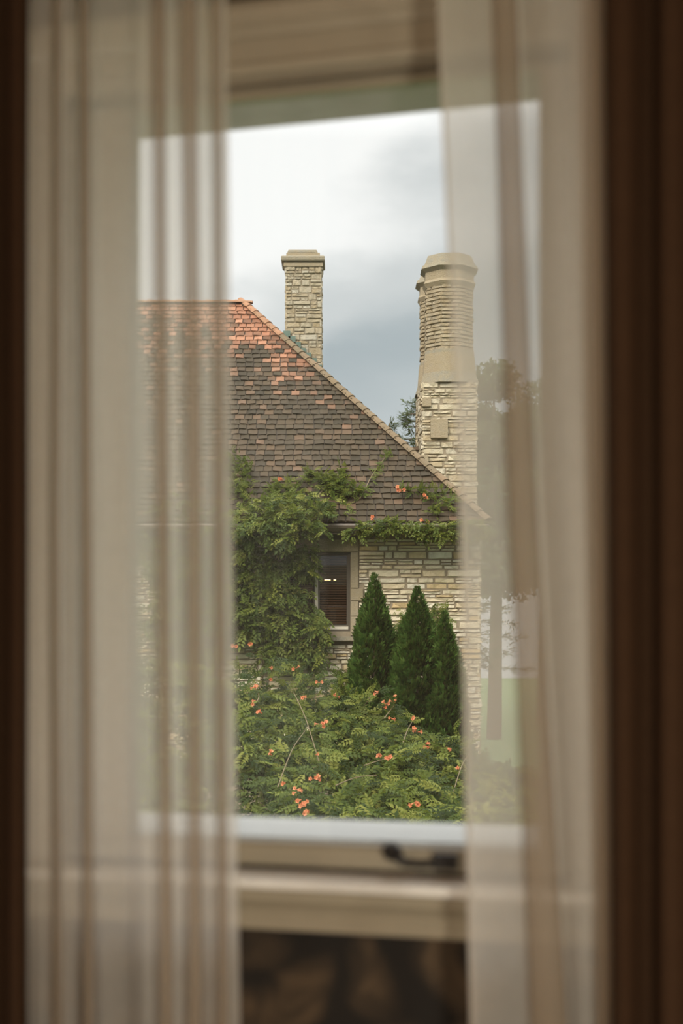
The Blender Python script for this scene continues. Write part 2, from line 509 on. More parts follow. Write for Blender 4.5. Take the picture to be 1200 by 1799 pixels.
# stool with rounded nosing
mb = MB(); extr(mb, [(.031, -.405), (.130, -.4055), (.141, -.409), (.145, -.415), (.141, -.421), (.130, -.424), (.031, -.424)], OS0 - .14, OS1 + .14); wbuild('window_stool', mb, M_PAINTW)
mb = MB(); extr(mb, [(.051, -.4245), (.082, -.4245), (.076, -.455), (.088, -.464), (.098, -.480), (.092, -.500), (.051, -.502)], OS0 - .12, OS1 + .12); wbuild('apron', mb, M_PAINT)
# head casing, three stepped mouldings
mb = MB(); extr(mb, [(.051, .985), (.058, .985), (.062, .998), (.058, 1.006), (.058, 1.045), (.051, 1.045)], OS0 - .12, OS1 + .12); wbuild('head_casing', mb, M_PAINT)
mb = MB(); extr(mb, [(.051, 1.0455), (.062, 1.0455), (.068, 1.055), (.086, 1.066), (.090, 1.085), (.084, 1.100), (.051, 1.100)], OS0 - .13, OS1 + .13); wbuild('head_cornice', mb, M_PAINT)
for a, b in ((OS0 - .11, OS0 + .012), (OS1 - .012, OS1 + .11)):
    mb = MB()
    rbox(mb, a, b, .051, .062, -.4045, .9845)
    rbox(mb, a + .02, a + .045, .062, .070, -.4045, .9845)
    wbuild('side_casing', mb, M_PAINT)
# black iron latch on the bottom rail
mb = MB()
s0, s1 = s_at(764, .03), s_at(806, .03)
rbox(mb, s0, s1, .0305, .050, -.392, -.366); rbox(mb, s0 + .006, s1 - .006, .050, .056, -.388, -.370)
la = wbuild('latch', mb, M_BLACK)
mb = MB()
a, b = s_at(694, .04), s_at(770, .04)
mb.tube([W(b, .040, -.383), W(s_at(740, .04), .044, -.386), W(s_at(712, .04), .046, -.384), W(a, .046, -.372)], [.0065, .0065, .0075, .010], 8)
mb.tube([W(s_at(681, .04), .040, -.370), W(s_at(686, .04), .048, -.366), W(s_at(696, .04), .050, -.365), W(s_at(706, .04), .044, -.370)], [.009, .016, .016, .007], 8)
mb.v = [tuple(wl @ Vector(p)) for p in mb.v]
mb.build('latch_lever', M_BLACK, la)

# ---- curtains: each a continuous pleated sheet, drawn in plan and hung floor to rod
def catmull(P, n=6):
    out_ = []
    P = [P[0]] + P + [P[-1]]
    for i in range(1, len(P) - 2):
        p0, p1, p2, p3 = P[i - 1], P[i], P[i + 1], P[i + 2]
        for k in range(n):
            t = k / n
            out_.append(tuple(.5 * ((2 * p1[j]) + (-p0[j] + p2[j]) * t + (2 * p0[j] - 5 * p1[j] + 4 * p2[j] - p3[j]) * t * t + (-p0[j] + 3 * p1[j] - 3 * p2[j] + p3[j]) * t ** 3) for j in range(len(p1))))
    out_.append(tuple(P[-2]))
    return out_
def lerp_tab(tab, y):
    if y <= tab[0][0]: return tab[0][1]
    for (a, va), (b, vb) in zip(tab, tab[1:]):
        if y <= b: return va + (vb - va) * (y - a) / (b - a)
    return tab[-1][1]
def curtain(name, nodes, vbase, mat, label, cat, shift=None, ztop=1.47, zbot=-1.53, seed=0, wob=1.0):
    """nodes: (column in px at mid height, column at the top, column at the hem, depth offset in m)"""
    rows = 46
    V = []; ncol = None
    for r in range(rows + 1):
        z = zbot + (ztop - zbot) * r / rows
        y = HY - z / 2.34 * F       # the picture row this height shows at
        prof = []
        for (xm, xt, xb, dv) in nodes:
            x = lerp_tab([(-350, xt + (xt - xm) * .5), (50, xt), (900, xm), (1750, xb), (2700, xb + (xb - xm) * .5)], y)
            if shift: x += lerp_tab(shift, y)
            x += wob * 3.0 * mnoise.noise(Vector((xm * .02, z * 1.3, seed)))
            v = vbase + dv * (1 - .15 * max(0, z)) + .004 * mnoise.noise(Vector((xm * .05, z * 2, seed + 5)))
            prof.append((s_at(x, v), v))
        c = catmull(prof, 5)
        ncol = len(c)
        V += [W(s, v, z) for s, v in c]
    ctr = Vector((sum(p[0] for p in V) / len(V), sum(p[1] for p in V) / len(V), EYE + zbot))
    V = np.array(V) - np.array(ctr)
    idx = np.arange((rows + 1) * ncol).reshape(rows + 1, ncol)
    Fc = np.stack([idx[:-1, :-1].ravel(), idx[:-1, 1:].ravel(), idx[1:, 1:].ravel(), idx[1:, :-1].ravel()], 1)
    me = np_mesh(name, V, Fc, mat, None, True)
    o = obj(name, me, None, ctr)
    tag(o, label, cat)
    return o
BANDS = []
def n_(x, dv, dt=0, db=0): return (x, x + dt, x + db, dv)
lt = []   # left sheer
def pleat(xa, xb, d=.03, dt=0, db=0):
    """a folded-over pleat: the cloth doubles back between xa and xb"""
    d *= 1.8
    return [n_(xa - 2, d * .5, dt, db), n_(xb + 1, d, dt, db), n_(xb - 1, .2 * d, dt, db), n_(xa, -.4 * d, dt, db), n_(xa + 2, -.9 * d, dt, db), n_(xb + 2, -.5 * d, dt, db)]
lt += [n_(30, .01), n_(58, .0), n_(64, .02)] + pleat(84, 104, .022, 6, 6) + [n_(118, .012), n_(128, .0)] + [n_(142, .004, -4, 4), n_(150, .014, -4, 4), n_(160, .004, -4, 4)]
lt += [n_(176, .016), n_(200, .008), n_(224, 0)] + [n_(236, .006), n_(260, .012)] + [n_(275, .004, -8, 6), n_(284, .016, -8, 6), n_(293, .004, -8, 6)] + [n_(308, .012)] + [n_(330, .002, -8, 2), n_(340, .014, -8, 2), n_(350, .002, -8, 2)]
lt += [n_(362, .012, -6, 6)] + [n_(376, .004, -4, 8), n_(384, .012, -4, 8), n_(392, .004, -4, 8)] + [n_(402, .0, -8, 14), n_(408, -.008, -8, 14)]
lsheer = curtain('sheer_curtain', lt, .28, M_SHEER, 'sheer cream voile curtain hanging in pleats over the left of the window', 'curtain', None, seed=3)
rt = [n_(806, .0, -40, 20), n_(808, .004, -40, 20), n_(814, .008, -40, 20), n_(808, .014, -40, 20), n_(812, .02, -40, 20), n_(832, .016, -38, 18), n_(858, .006, -30, 25)]
rt += [n_(884, .002, -24, 40), n_(905, .020, -32, 46), n_(920, .026, -34, 50), n_(935, .018, -38, 54), n_(950, -.01, -38, 50)]
rt += [n_(978, .006, -35, 40), n_(1010, .01, -30, 25), n_(1030, 0, -20, 15)] + pleat(1044, 1066, .028, -8, 8) + pleat(1072, 1088, .024, -6, 6) + [n_(1098, 0)]
rsheer = curtain('sheer_curtain', rt, .28, M_SHEER, 'sheer voile curtain over the right of the window with one slanting added dark strip', 'curtain', None, seed=8)
# added brown strips on the sheers: fold shade put into the cloth colour
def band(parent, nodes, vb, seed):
    o = curtain('fold_shade_strip', nodes, vb, M_BAND, 'added brown strip standing in for fold shade', '', None, seed=seed)
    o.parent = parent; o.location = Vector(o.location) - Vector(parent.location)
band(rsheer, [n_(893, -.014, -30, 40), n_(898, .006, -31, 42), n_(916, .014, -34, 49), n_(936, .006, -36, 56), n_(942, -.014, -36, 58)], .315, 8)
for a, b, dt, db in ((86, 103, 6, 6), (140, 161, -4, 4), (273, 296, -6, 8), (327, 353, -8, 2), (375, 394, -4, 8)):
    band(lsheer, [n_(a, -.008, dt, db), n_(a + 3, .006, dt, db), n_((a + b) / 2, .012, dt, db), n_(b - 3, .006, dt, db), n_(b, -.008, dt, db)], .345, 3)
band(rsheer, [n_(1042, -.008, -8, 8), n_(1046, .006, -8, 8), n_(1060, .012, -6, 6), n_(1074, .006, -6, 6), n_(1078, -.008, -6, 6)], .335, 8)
dl = [n_(-150, 0), n_(-120, .03), n_(-90, -.01), n_(-60, .03), n_(-35, 0), n_(-12, .035), n_(8, .0), n_(26, .035), n_(42, .02), n_(50, -.01), n_(46, -.03)]
curtain('drape', dl, .40, M_DRAPE, 'heavy dark brown drape at the left edge, beside the sheer curtain', 'curtain', None, seed=13)
dr = [n_(1074, -.03, -6, 6), n_(1066, -.01, -6, 6), n_(1078, .03, -6, 6), n_(1104, .038), n_(1128, 0), n_(1146, -.01), n_(1166, .03), n_(1196, .03), n_(1230, -.01), n_(1262, .03), n_(1300, 0), n_(1340, .03), n_(1380, 0)]
curtain('drape', dr, .40, M_DRAPE, 'heavy dark brown drape at the right edge, beside the slanting added strip', 'curtain', None, seed=17)
# rod above the frame that carries all four
mb = MB(); mb.tube([W(-1.05, .27, 1.488), W(1.1, .27, 1.488)], .014, 10)
rod = mb.build('curtain_rod', M_BLACK); tag(rod, 'dark curtain rod above the window carrying sheers and drapes', 'rod')

# ================================================================ GROUND
mb = MB(); mb.box(-60, 60, 2.9, 140, -.3, 0)
g = mb.build('ground', M_GRASS); g['kind'] = 'structure'

# ================================================================ THE STONE HOUSE
HX0, HX1, HYF, HYB = -11.0, 2.45, 25.0, 33.6
EZ = 5.98; EY = 24.5; RUN = 4.8; RISE = 4.88; EX = 2.55; HRX = -1.99
house = empty('stone_house', (-3, 25, 0))
HL = Vector(house.location)
def hb(name, mb, mat, parent=None, smooth=False, base=None):
    p = parent or house
    off = Vector(HL) if base is None else Vector(base)
    mb.v = [tuple(Vector(q) - off) for q in mb.v]
    return mb.build(name, mat, p, smooth)
tag(house, 'old pale stone house with hipped clay tile roof seen through the window', 'house')

# unit stones, shared by all pieces
def unit_stone(seed, rough=.35, ix=.06, iz=.14):
    r = random.Random(seed)
    xs = [-.5, -.5 + ix, -.17, .17, .5 - ix, .5]
    zs = [-.5, -.5 + iz, .5 - iz, .5]
    V = []
    for j, z in enumerate(zs):
        for i, x in enumerate(xs):
            edge = i in (0, 5) or j in (0, 3)
            dx = 0 if edge and i in (0, 5) else r.uniform(-.025, .025)
            dz = 0 if edge else r.uniform(-.05, .05)
            if edge:
                y = 1.0
                if j in (0, 3) and i not in (0, 5): dz = r.uniform(-.04, .04)
            else: y = r.uniform(-rough, rough)
            V.append((x + dx, y, z + dz))
    Fc = []
    for j in range(3):
        for i in range(5):
            a = j * 6 + i
            Fc.append((a, a + 1, a + 7, a + 6))
    return V, Fc
UST = [unit_stone(i) for i in range(10)]
UFL = [unit_stone(50 + i, .08, .03, .05) for i in range(4)]
_mc = {}
def unit_mesh(kind, k, mat):
    key = (kind, k, mat.name)
    if key not in _mc:
        V, Fc = (UST if kind == 's' else UFL)[k]
        b = MB(); b.add(V, Fc); _mc[key] = b.mesh('stone', mat)
    return _mc[key]
def layout(x0, x1, z0, z1, r, H=(.10, .17), WR=(.16, .6), stack=.5, holes=()):
    res = []
    z = z1
    def blocked(a, b, c, d):
        for (hx0, hx1, hz0, hz1) in holes:
            if a < hx1 and b > hx0 and c < hz1 and d > hz0: return (hx0, hx1)
        return None
    while z > z0 + .03:
        h = min(r.uniform(*H), z - z0)
        x = x0
        while x < x1 - .02:
            wd = min(r.uniform(*WR), x1 - x)
            if x1 - (x + wd) < WR[0] * .5: wd = x1 - x
            bl = blocked(x, x + wd, z - h, z)
            if bl:
                if x < bl[0] - .04: wd = bl[0] - x
                elif x < bl[1]:
                    x = bl[1]; continue
            if r.random() < stack and h > .085:
                f = r.uniform(.38, .62)
                for (a, b) in ((z - h * f, z), (z - h, z - h * f)):
                    if wd > .34 and r.random() < .5:
                        k = r.uniform(.35, .65)
                        res.append((x, x + wd * k, a, b)); res.append((x + wd * k, x + wd, a, b))
                    else: res.append((x, x + wd, a, b))
            else: res.append((x, x + wd, z - h, z))
            x += wd
        z -= h
    return res
def place_stones(cells, origin, ang, parent, mat, r, name='stone', base=None, depth=.035, gap=.007, as_parts=True, kind='s', mbj=None):
    """cells in the (along, z) frame of a face whose outward side is local -y turned by ang about z at origin"""
    ca, sa = math.cos(ang), math.sin(ang)
    base = Vector(base)
    for (a, b, c, d) in cells:
        wd, h = b - a - gap, d - c - gap
        if wd < .02 or h < .015: continue
        cx, cz = (a + b) / 2, (c + d) / 2
        k = r.randrange(len(UST) if kind == 's' else len(UFL))
        pr = r.uniform(-.012, .012)
        p = Vector((origin[0] + cx * ca - pr * -sa * -1, origin[1] + cx * sa + pr * ca, cz))
        flip = r.choice((-1, 1))
        if as_parts:
            obj(name, unit_mesh(kind, k, mat), parent, p - base, (0, r.uniform(-.012, .012), ang), (wd, depth, h))
        else:
            V, Fc = (UST if kind == 's' else UFL)[k]
            out_ = []
            for (x, y, z) in V:
                X, Y, Z = x * wd, y * depth, z * h
                out_.append((p.x + X * ca - Y * sa - base.x, p.y + X * sa + Y * ca - base.y, p.z + Z))
            mbj.add(out_, Fc, r.random() * .98 + .01)

# walls (mortar backing); window hole in the front wall
WX0, WX1, WZ0, WZ1 = -.97, .155, 4.11, 5.50
TB = .03
mb = MB()
mb.box(HX0, WX0, HYF + TB, HYF + .4, 0, 5.85); mb.box(WX1, HX1, HYF + TB, HYF + .4, 0, 5.85)
mb.box(WX0, WX1, HYF + TB, HYF + .4, 0, WZ0); mb.box(WX0, WX1, HYF + TB, HYF + .4, WZ1, 5.85)
mb.box(HX1 - .4, HX1 - TB, HYF + .4, HYB, 0, 5.85)
mb.box(HX0, HX1, HYB, HYB + .3, 0, 5.85); mb.box(HX0, HX0 + .3, HYF + .4, HYB, 0, 5.85)
wall = hb('stone_wall', mb, M_MORTAR)
rs = random.Random(5)
# dressed surround (outer outline) left free of rubble
QU = [(4.86, 5.74, .30), (4.64, 4.86, .385), (4.37, 4.64, .30), (4.03, 4.37, .385)]
holes = [(-1.13, .30, 4.64, 5.74), (-1.18, .385, 4.64, 4.86), (-1.13, .30, 4.37, 4.64), (-1.18, .385, 4.0, 4.37), (-1.13, .30, 3.93, 4.0)]
cells = layout(-5.2, HX1, 1.6, 5.74, rs, (.07, .15), (.14, .60), .38, holes)
vis = [c for c in cells if c[1] > -.75 and c[3] > 2.9 and c[0] < 2.45 and not (c[1] < .35 and c[2] > 4.2)]
vis.sort(key=lambda c: -(c[1] - c[0]) * (c[3] - c[2]))
vis = vis[:290]
vs_ = set(vis)
place_stones(vis, (0, HYF), 0, wall, M_STONE, rs, 'stone', HL, .055, .011)
mbj = MB()
place_stones([c for c in cells if c not in vs_], (0, HYF), 0, wall, M_STONE, rs, 'stone', HL, .055, .011, as_parts=False, mbj=mbj)
cells = layout(-HYB, -HYF, 1.6, 5.74, rs, (.085, .165), (.2, .7), .3)
place_stones([(a + HYB, b + HYB, c, d) for a, b, c, d in cells], (HX1, HYF), math.pi / 2, wall, M_STONE, rs, 'stone', HL, .055, .011, as_parts=False, mbj=mbj)
st = mbj.build('wall_stones', M_STONE, wall); st['kind'] = 'stuff'

# ---- the house window
hw = empty('window', (0, 0, 0), house); hw.location = Vector((-.4, HYF, WZ0)) - HL
WB = Vector((-.4, HYF, WZ0))
def wb(name, mb, mat): return hb(name, mb, mat, hw, base=WB)
blocks = []
for z0, z1, xo in QU:
    blocks.append((WX1, xo, z0, min(z1, 5.50)))
    blocks.append((-1.13 - (xo - .30), WX0, z0, min(z1, 5.50)))
blocks += [(-1.13, -.42, 5.50, 5.735), (-.42, .30, 5.50, 5.735)]
for (a, b, c, d) in blocks:
    mb = MB(); g_ = .004
    x0, x1, z0, z1 = a + g_, b - g_, c + g_, d - g_
    y0 = HYF - .022
    # chamfered dressed block
    V = [(x0, HYF + .2, z0), (x1, HYF + .2, z0), (x1, HYF + .2, z1), (x0, HYF + .2, z1), (x0, y0 + .01, z0), (x1, y0 + .01, z0), (x1, y0 + .01, z1), (x0, y0 + .01, z1), (x0 + .01, y0, z0 + .01), (x1 - .01, y0, z0 + .01), (x1 - .01, y0, z1 - .01), (x0 + .01, y0, z1 - .01)]
    mb.add(V, [(0, 3, 2, 1), (0, 1, 5, 4), (1, 2, 6, 5), (2, 3, 7, 6), (3, 0, 4, 7), (4, 5, 9, 8), (5, 6, 10, 9), (6, 7, 11, 10), (7, 4, 8, 11), (8, 9, 10, 11)])
    wb('surround_block', mb, M_ASHLAR)
mb = MB()   # projecting stone sill with sloped top
V = []
for x in (-1.20, .26):
    V += [(x, HYF + .12, 4.03), (x, HYF - .14, 4.005), (x, HYF - .14, 3.945), (x, HYF - .02, 3.93), (x, HYF + .12, 3.93)]
mb.add(V, [(0, 1, 6, 5), (1, 2, 7, 6), (2, 3, 8, 7), (3, 4, 9, 8), (4, 0, 5, 9), (0, 4, 3, 2, 1), (5, 6, 7, 8, 9)])
wb('stone_sill', mb, M_CAP)
def wframe(name, x0, x1, z0, z1, t, y0, y1, mat):
    mb = MB()
    mb.box(x0, x0 + t, y0, y1, z0, z1); mb.box(x1 - t, x1, y0, y1, z0, z1)
    mb.box(x0 + t, x1 - t, y0, y1, z1 - t, z1); mb.box(x0 + t, x1 - t, y0, y1, z0, z0 + t)
    return wb(name, mb, mat)
wframe('window_frame', WX0 + .003, WX1 - .003, WZ0 + .003, WZ1 - .003, .03, HYF + .06, HYF + .16, M_WOODDARK)
mb = MB(); mb.box(-.47, -.415, HYF + .035, HYF + .15, WZ0 + .034, WZ1 - .034); wb('mullion', mb, M_MULL)
mb = MB(); mb.box(-.41, .12, HYF + .045, HYF + .10, WZ0 + .034, WZ0 + .085); wb('sash_bottom_rail', mb, M_MULL)
for x0, x1 in ((-.413, .12), (-.936, -.472)):
    wframe('sash', x0, x1, WZ0 + (.087 if x0 > -.5 else .034), WZ1 - .034, .028, HYF + .09, HYF + .13, M_WOODDARK)
    mb = MB(); mb.box(x0 + .029, x1 - .029, HYF + .105, HYF + .109, WZ0 + .08, WZ1 - .064); wb('pane', mb, M_PANE2)
    me = None
    z = WZ1 - .10; k = 0
    while z > WZ0 + .12:
        if me is None:
            b = MB()
            wd = (x1 - x0) / 2 - .032
            a_ = math.radians(38)
            for (yy, zz, yy2, zz2) in ((-.020, 0, .020, 0),):
                c_, s_ = math.cos(a_), math.sin(a_)
                P = [(-.021, -.0015), (.021, -.0015), (.021, .0015), (-.021, .0015)]
                Q = [(y * c_ - z2 * s_, y * s_ + z2 * c_) for y, z2 in P]
                b.add([(-wd, y, q) for y, q in Q] + [(wd, y, q) for y, q in Q], [(0, 1, 5, 4), (1, 2, 6, 5), (2, 3, 7, 6), (3, 0, 4, 7), (0, 3, 2, 1), (4, 5, 6, 7)])
            me = b.mesh('blind_slat', M_BLIND)
        obj('blind_slat', me, hw, Vector(((x0 + x1) / 2, HYF + .19, z)) - WB, (R.uniform(-.03, .03), R.uniform(-.003, .003), 0))
        z -= .044; k += 1
# dim room behind the blinds
mb = MB()
mb.box(-2.2, 1.2, HYF + 2.4, HYF + 2.5, 3.0, 5.8); mb.box(-2.3, -2.2, HYF + .41, HYF + 2.5, 3.0, 5.8); mb.box(1.2, 1.3, HYF + .41, HYF + 2.5, 3.0, 5.8)
mb.box(-2.3, 1.3, HYF + .41, HYF + 2.5, 2.9, 3.0); mb.box(-2.3, 1.3, HYF + .41, HYF + 2.5, 5.8, 5.83)
hb('room_shell', mb, M_INT)
# lit lamp seen between the slats: a bar with two shades
lamp = empty('wall_lamp', (-.22, HYF + .48, 5.02))
tag(lamp, 'small lit lamp glowing behind the brown blind of the house window', 'lamp')
mb = MB(); mb.tube([(-.10, .02, .035), (.12, .02, .035)], .008, 6); mb.tube([(0, .02, .035), (0, .02, .78)], .008, 6); mb.build('lamp_bar', M_GUTTER, lamp)
for x, rx in ((-.03, .07), (.10, .028)):
    mb = MB()
    mb.tube([(x - rx, 0, 0), (x - rx * .6, 0, 0), (x + rx * .6, 0, 0), (x + rx, 0, 0)], [.004, .018, .018, .004], 8)
    mb.build('bulb', M_BULB, lamp)

# ---- roof: solid body, then tiles
RZ = EZ + RISE; RY = EY + RUN
BY = EY + 2 * RUN
def roof_pt(x, a, off=0.0):
    """front slope, a = 0 at the eave, 1 at the ridge; off along the slope normal"""
    nrm = Vector((0, -RISE, RUN)).normalized()
    return Vector((x, EY + RUN * a, EZ + RISE * a)) + nrm * off
mb = MB()
V = [(HX0, EY, EZ), (EX, EY, EZ), (EX, BY, EZ), (HX0, BY, EZ), (HX0, RY, RZ), (HRX, RY, RZ)]
mb.add(V, [(0, 3, 2, 1), (0, 1, 5, 4), (1, 2, 5), (2, 3, 4, 5), (0, 4, 3)])
roof = hb('roof', mb, M_DARK)
SLOPE = math.hypot(RUN, RISE)
PA = math.atan2(RISE, RUN)
def unit_tile(seed):
    r = random.Random(seed)
    # local x across, y up the slope, z out; thick lower (butt) edge, slightly warped
    w2, l, t = .5, 1.0, 1.0
    q = [r.uniform(-.35, .35) for _ in range(4)]
    dx = [r.uniform(-.03, .03) for _ in range(2)]
    V = [(-w2 + dx[0], r.uniform(-.05, .05), 0), (0, r.uniform(-.04, .04), 0), (w2 + dx[1], r.uniform(-.05, .05), 0),
         (-w2, l, -1.0), (0, l, -1.0), (w2, l, -1.0)]
    T = [(x, y, z + t + (q[i % 4] if i < 3 else 0)) for i, (x, y, z) in enumerate(V)]
    B = [(x, y, z - .1) for x, y, z in V]
    VV = T + B
    Fc = [(0, 1, 4, 3), (1, 2, 5, 4), (6, 7, 1, 0), (7, 8, 2, 1), (6, 0, 3, 9), (2, 8, 11, 5)]
    return VV, Fc
UT = [unit_tile(i) for i in range(8)]
TM = []
for V_, F_ in UT:
    b = MB(); b.add(V_, F_); TM.append(b.mesh('roof_tile', M_TILE))
EXPO = .153; NR = int(SLOPE / EXPO)
rt_ = random.Random(21)
tiles = []
for row in range(NR + 1):
    a = row * EXPO / SLOPE
    xr = EX - (EX - HRX) * a - .02
    x = -6.2 + rt_.uniform(0, .15)
    while x < xr:
        wd = rt_.uniform(.145, .195)
        xe = min(x + wd, xr)
        if xe - x > .05: tiles.append((x, xe, row, rt_.uniform(-.010, .010)))
        x += wd
def tile_xf(t):
    x0, x1, row, j = t
    a = (row * EXPO + j) / SLOPE
    p = roof_pt((x0 + x1) / 2, a, .006)
    return p, (x1 - x0 - .018), EXPO * 1.35
def in_gap(t):
    p, _, _ = tile_xf(t)
    px = 600 + F * p.x / p.y
    return 412 < px < 800
gap_t = [t for t in tiles if in_gap(t)]
# the 300 that show largest: lowest courses clear of the vine
def clear(t):
    p, _, _ = tile_xf(t); px = 600 + F * p.x / p.y; py = HY - F * (p.z - EYE) / p.y
    return py < 850 or px > 620
parts_t = set([t for t in sorted(gap_t, key=lambda t: t[2]) if clear(t)][:296])
def tile_rot(r): return (PA + r.uniform(-.012, .02), r.uniform(-.012, .012), r.uniform(-.012, .012))
mbj = MB()
ca, sa = math.cos(PA), math.sin(PA)
for t in tiles:
    p, wd, ln = tile_xf(t)
    k = rt_.randrange(8)
    th = .027 + rt_.uniform(-.003, .006)
    if t in parts_t:
        obj('roof_tile', TM[k], roof, p - HL, tile_rot(rt_), (wd, ln, th))
    else:
        V_, F_ = UT[k]
        tw = rt_.uniform(-.012, .012)
        o_ = []
        for (x, y, z) in V_:
            X, Yl, Zl = x * wd, y * ln, z * th + x * wd * tw
            o_.append((p.x - HL.x + X, p.y - HL.y + Yl * ca - Zl * sa, p.z + Yl * sa + Zl * ca))
        mbj.add(o_, F_, rt_.random() * .98 + .01)
# right hip slope (mostly out of sight) tiled the same way, joined
hn = Vector((RISE, 0, EX - HRX)).normalized()
for row in range(NR + 1):
    a = row * EXPO / SLOPE
    y = EY + RUN * a + .03
    while y < BY - RUN * a - .03:
        wd = rt_.uniform(.15, .2)
        V_, F_ = UT[rt_.randrange(8)]
        o_ = []
        u2 = Vector((-(EX - HRX), 0, RISE)).normalized()
        p = Vector((EX - (EX - HRX) * a, y + wd / 2, EZ + RISE * a)) + hn * .006
        for (x, yy, z) in V_:
            q = p + Vector((0, 1, 0)) * (x * wd) + u2 * (yy * EXPO * 1.35) + hn * (z * .02)
            o_.append(tuple(q - HL))
        mbj.add(o_, F_, rt_.random() * .98 + .01)
        y += wd + .004
st = mbj.build('roof_tiles', M_TILE, roof); st['kind'] = 'stuff'
# hip and ridge caps: overlapping half-round tiles
def cap_mesh(name, mat, ln=.34, r0=.095, r1=.072, n=6, drop=1.0):
    b = MB()
    V = []
    for (y, r) in ((0, r0), (ln, r1)):
        for rr in (r, r - .018):
            for k in range(n + 1):
                t = math.radians(-72) + math.radians(144) * k / n
                V.append((math.sin(t) * rr * 1.15, y, math.cos(t) * rr * drop - r0 * .55))
    m = n + 1
    Fc = []
    for k in range(n):
        Fc.append((k, k + 1, 2 * m + k + 1, 2 * m + k))
        Fc.append((m + k + 1, m + k, 3 * m + k, 3 * m + k + 1))
        Fc.append((k + 1, k, m + k, m + k + 1))
    b.add(V, Fc)
    return b.mesh(name, mat)
cm = cap_mesh('hip_tile', M_HIP); cr = cap_mesh('ridge_tile', M_RIDGE, .36)
h0, h1 = Vector((EX, EY, EZ)), Vector((HRX, RY, RZ))
hd = (h1 - h0); hlen = hd.length; hd.normalize()
def basis(d):
    x = d.cross(Vector((0, 0, 1))).normalized(); z = x.cross(d)
    return Matrix((x, d, z)).transposed().to_4x4()
k = 0; s = 0
while s < hlen - .1:
    o = obj('hip_tile', cm if s < hlen - 1.6 else cr, roof)
    m_ = basis((hd + Vector((R.uniform(-.02, .02), R.uniform(-.02, .02), R.uniform(-.015, .015)))).normalized())
    m_.translation = h0 + hd * s + Vector((0, 0, .055)) - HL
    o.matrix_local = m_
    s += .25
x = HRX + .1
while x > -6:
    o = obj('ridge_tile', cr, roof)
    m_ = basis(Vector((1, R.uniform(-.02, .02), R.uniform(-.01, .03))).normalized())
    m_.translation = Vector((x - .3, RY, RZ + .055)) - HL
    o.matrix_local = m_
    x -= .3
# eave board, moulded gutter
mb = MB()
prof = [(EY + .02, EZ - .03), (EY - .10, EZ - .03), (EY - .115, EZ - .06), (EY - .10, EZ - .10), (EY - .06, EZ - .14), (EY - .03, EZ - .16), (EY + .02, EZ - .17)]
n = len(prof)
V = [(HX0, y, z) for y, z in prof] + [(EX - .02, y, z) for y, z in prof]
mb.add(V, [(i, n + i, n + (i + 1) % n, (i + 1) % n) for i in range(n)] + [tuple(range(n)), tuple(range(2 * n - 1, n - 1, -1))])
hb('gutter', mb, M_GUTTER)
mb = MB(); mb.box(HX0, EX - .04, EY + .021, HYF + .02, EZ - .19, EZ - .01); mb.box(HX0, HX1, HYF - .07, HYF + .02, EZ - .26, EZ - .191)
hb('eave_board', mb, M_GUTTER)

# ---- near chimney on the hip
def ring_stones(parent, base, x0, x1, y0, y1, z0, z1, mat, r, H, WR, stack=.4, depth=.03, front_parts=True):
    c = layout(x0, x1, z0, z1, r, H, WR, stack)
    mbj = MB()
    place_stones(c, (0, y0), 0, parent, mat, r, 'stone', base, depth, as_parts=front_parts, mbj=mbj)
    for (orig, ang, ln) in (((x1, y0), math.pi / 2, y1 - y0), ((x0, y1), -math.pi / 2, y1 - y0), ((x1, y1), math.pi, x1 - x0)):
        c = layout(0, ln, z0, z1, r, H, WR, stack)
        place_stones(c, orig, ang, parent, mat, r, 'stone', base, depth, as_parts=False, mbj=mbj)
    o = mbj.build('chimney_stones', mat, parent); o['kind'] = 'stuff'
    # mortar core
    mb = MB(); t = .022
    mb.box(x0 + t - base.x, x1 - t - base.x, y0 + t - base.y, y1 - t - base.y, z0 - base.z, z1 - base.z)
    mb.build('mortar_core', M_MORTAR, parent)
def at_(px, py, Y): return up(px, py, Y)
CY = 28.5
cb = Vector((at_(533, 600, CY).x, CY + .3, 8.5))
ch = empty('chimney', cb - HL, house)
x0, x1 = at_(501, 0, CY).x, at_(565.5, 0, CY).x
zt = at_(0, 468, CY).z
rc = random.Random(9)
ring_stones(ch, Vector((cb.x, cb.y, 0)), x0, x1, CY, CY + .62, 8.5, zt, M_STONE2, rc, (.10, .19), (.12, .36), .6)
for o in ch.children:
    o.location.z -= 8.5
def slab(name, x0, x1, y0, y1, z0, z1, mat, parent, base, ch_=.012, taper=0.0):
    mb = MB(); c = ch_; t = taper
    V = []
    for (z, i) in ((z0, c), (z0 + c, 0), (z1 - c, t), (z1, t + c)):
        V += [(x0 + i, y0 + i, z), (x1 - i, y0 + i, z), (x1 - i, y1 - i, z), (x0 + i, y1 - i, z)]
    Fc = [(3, 2, 1, 0), (12, 13, 14, 15)]
    for l in range(3):
        for k in range(4): Fc.append((l * 4 + k, l * 4 + (k + 1) % 4, l * 4 + 4 + (k + 1) % 4, l * 4 + 4 + k))
    mb.add([(a - base.x, b - base.y, cc - base.z) for a, b, cc in V], Fc)
    return mb.build(name, mat, parent)
def zz(py, Y=CY): return at_(0, py, Y).z
def xx(px, Y=CY): return at_(px, 0, Y).x
slab('cap_neck', xx(498.5), xx(567.5), CY - .03, CY + .65, zz(469), zz(460), M_ASHLAR, ch, cb)
slab('cap_slab', xx(494), xx(570.5), CY - .085, CY + .71, zz(460), zz(450.5), M_CAP, ch, cb, .02)
slab('cap_slab', xx(503), xx(562), CY + .0, CY + .6, zz(450.5), zz(443.5), M_ASHLAR, ch, cb)
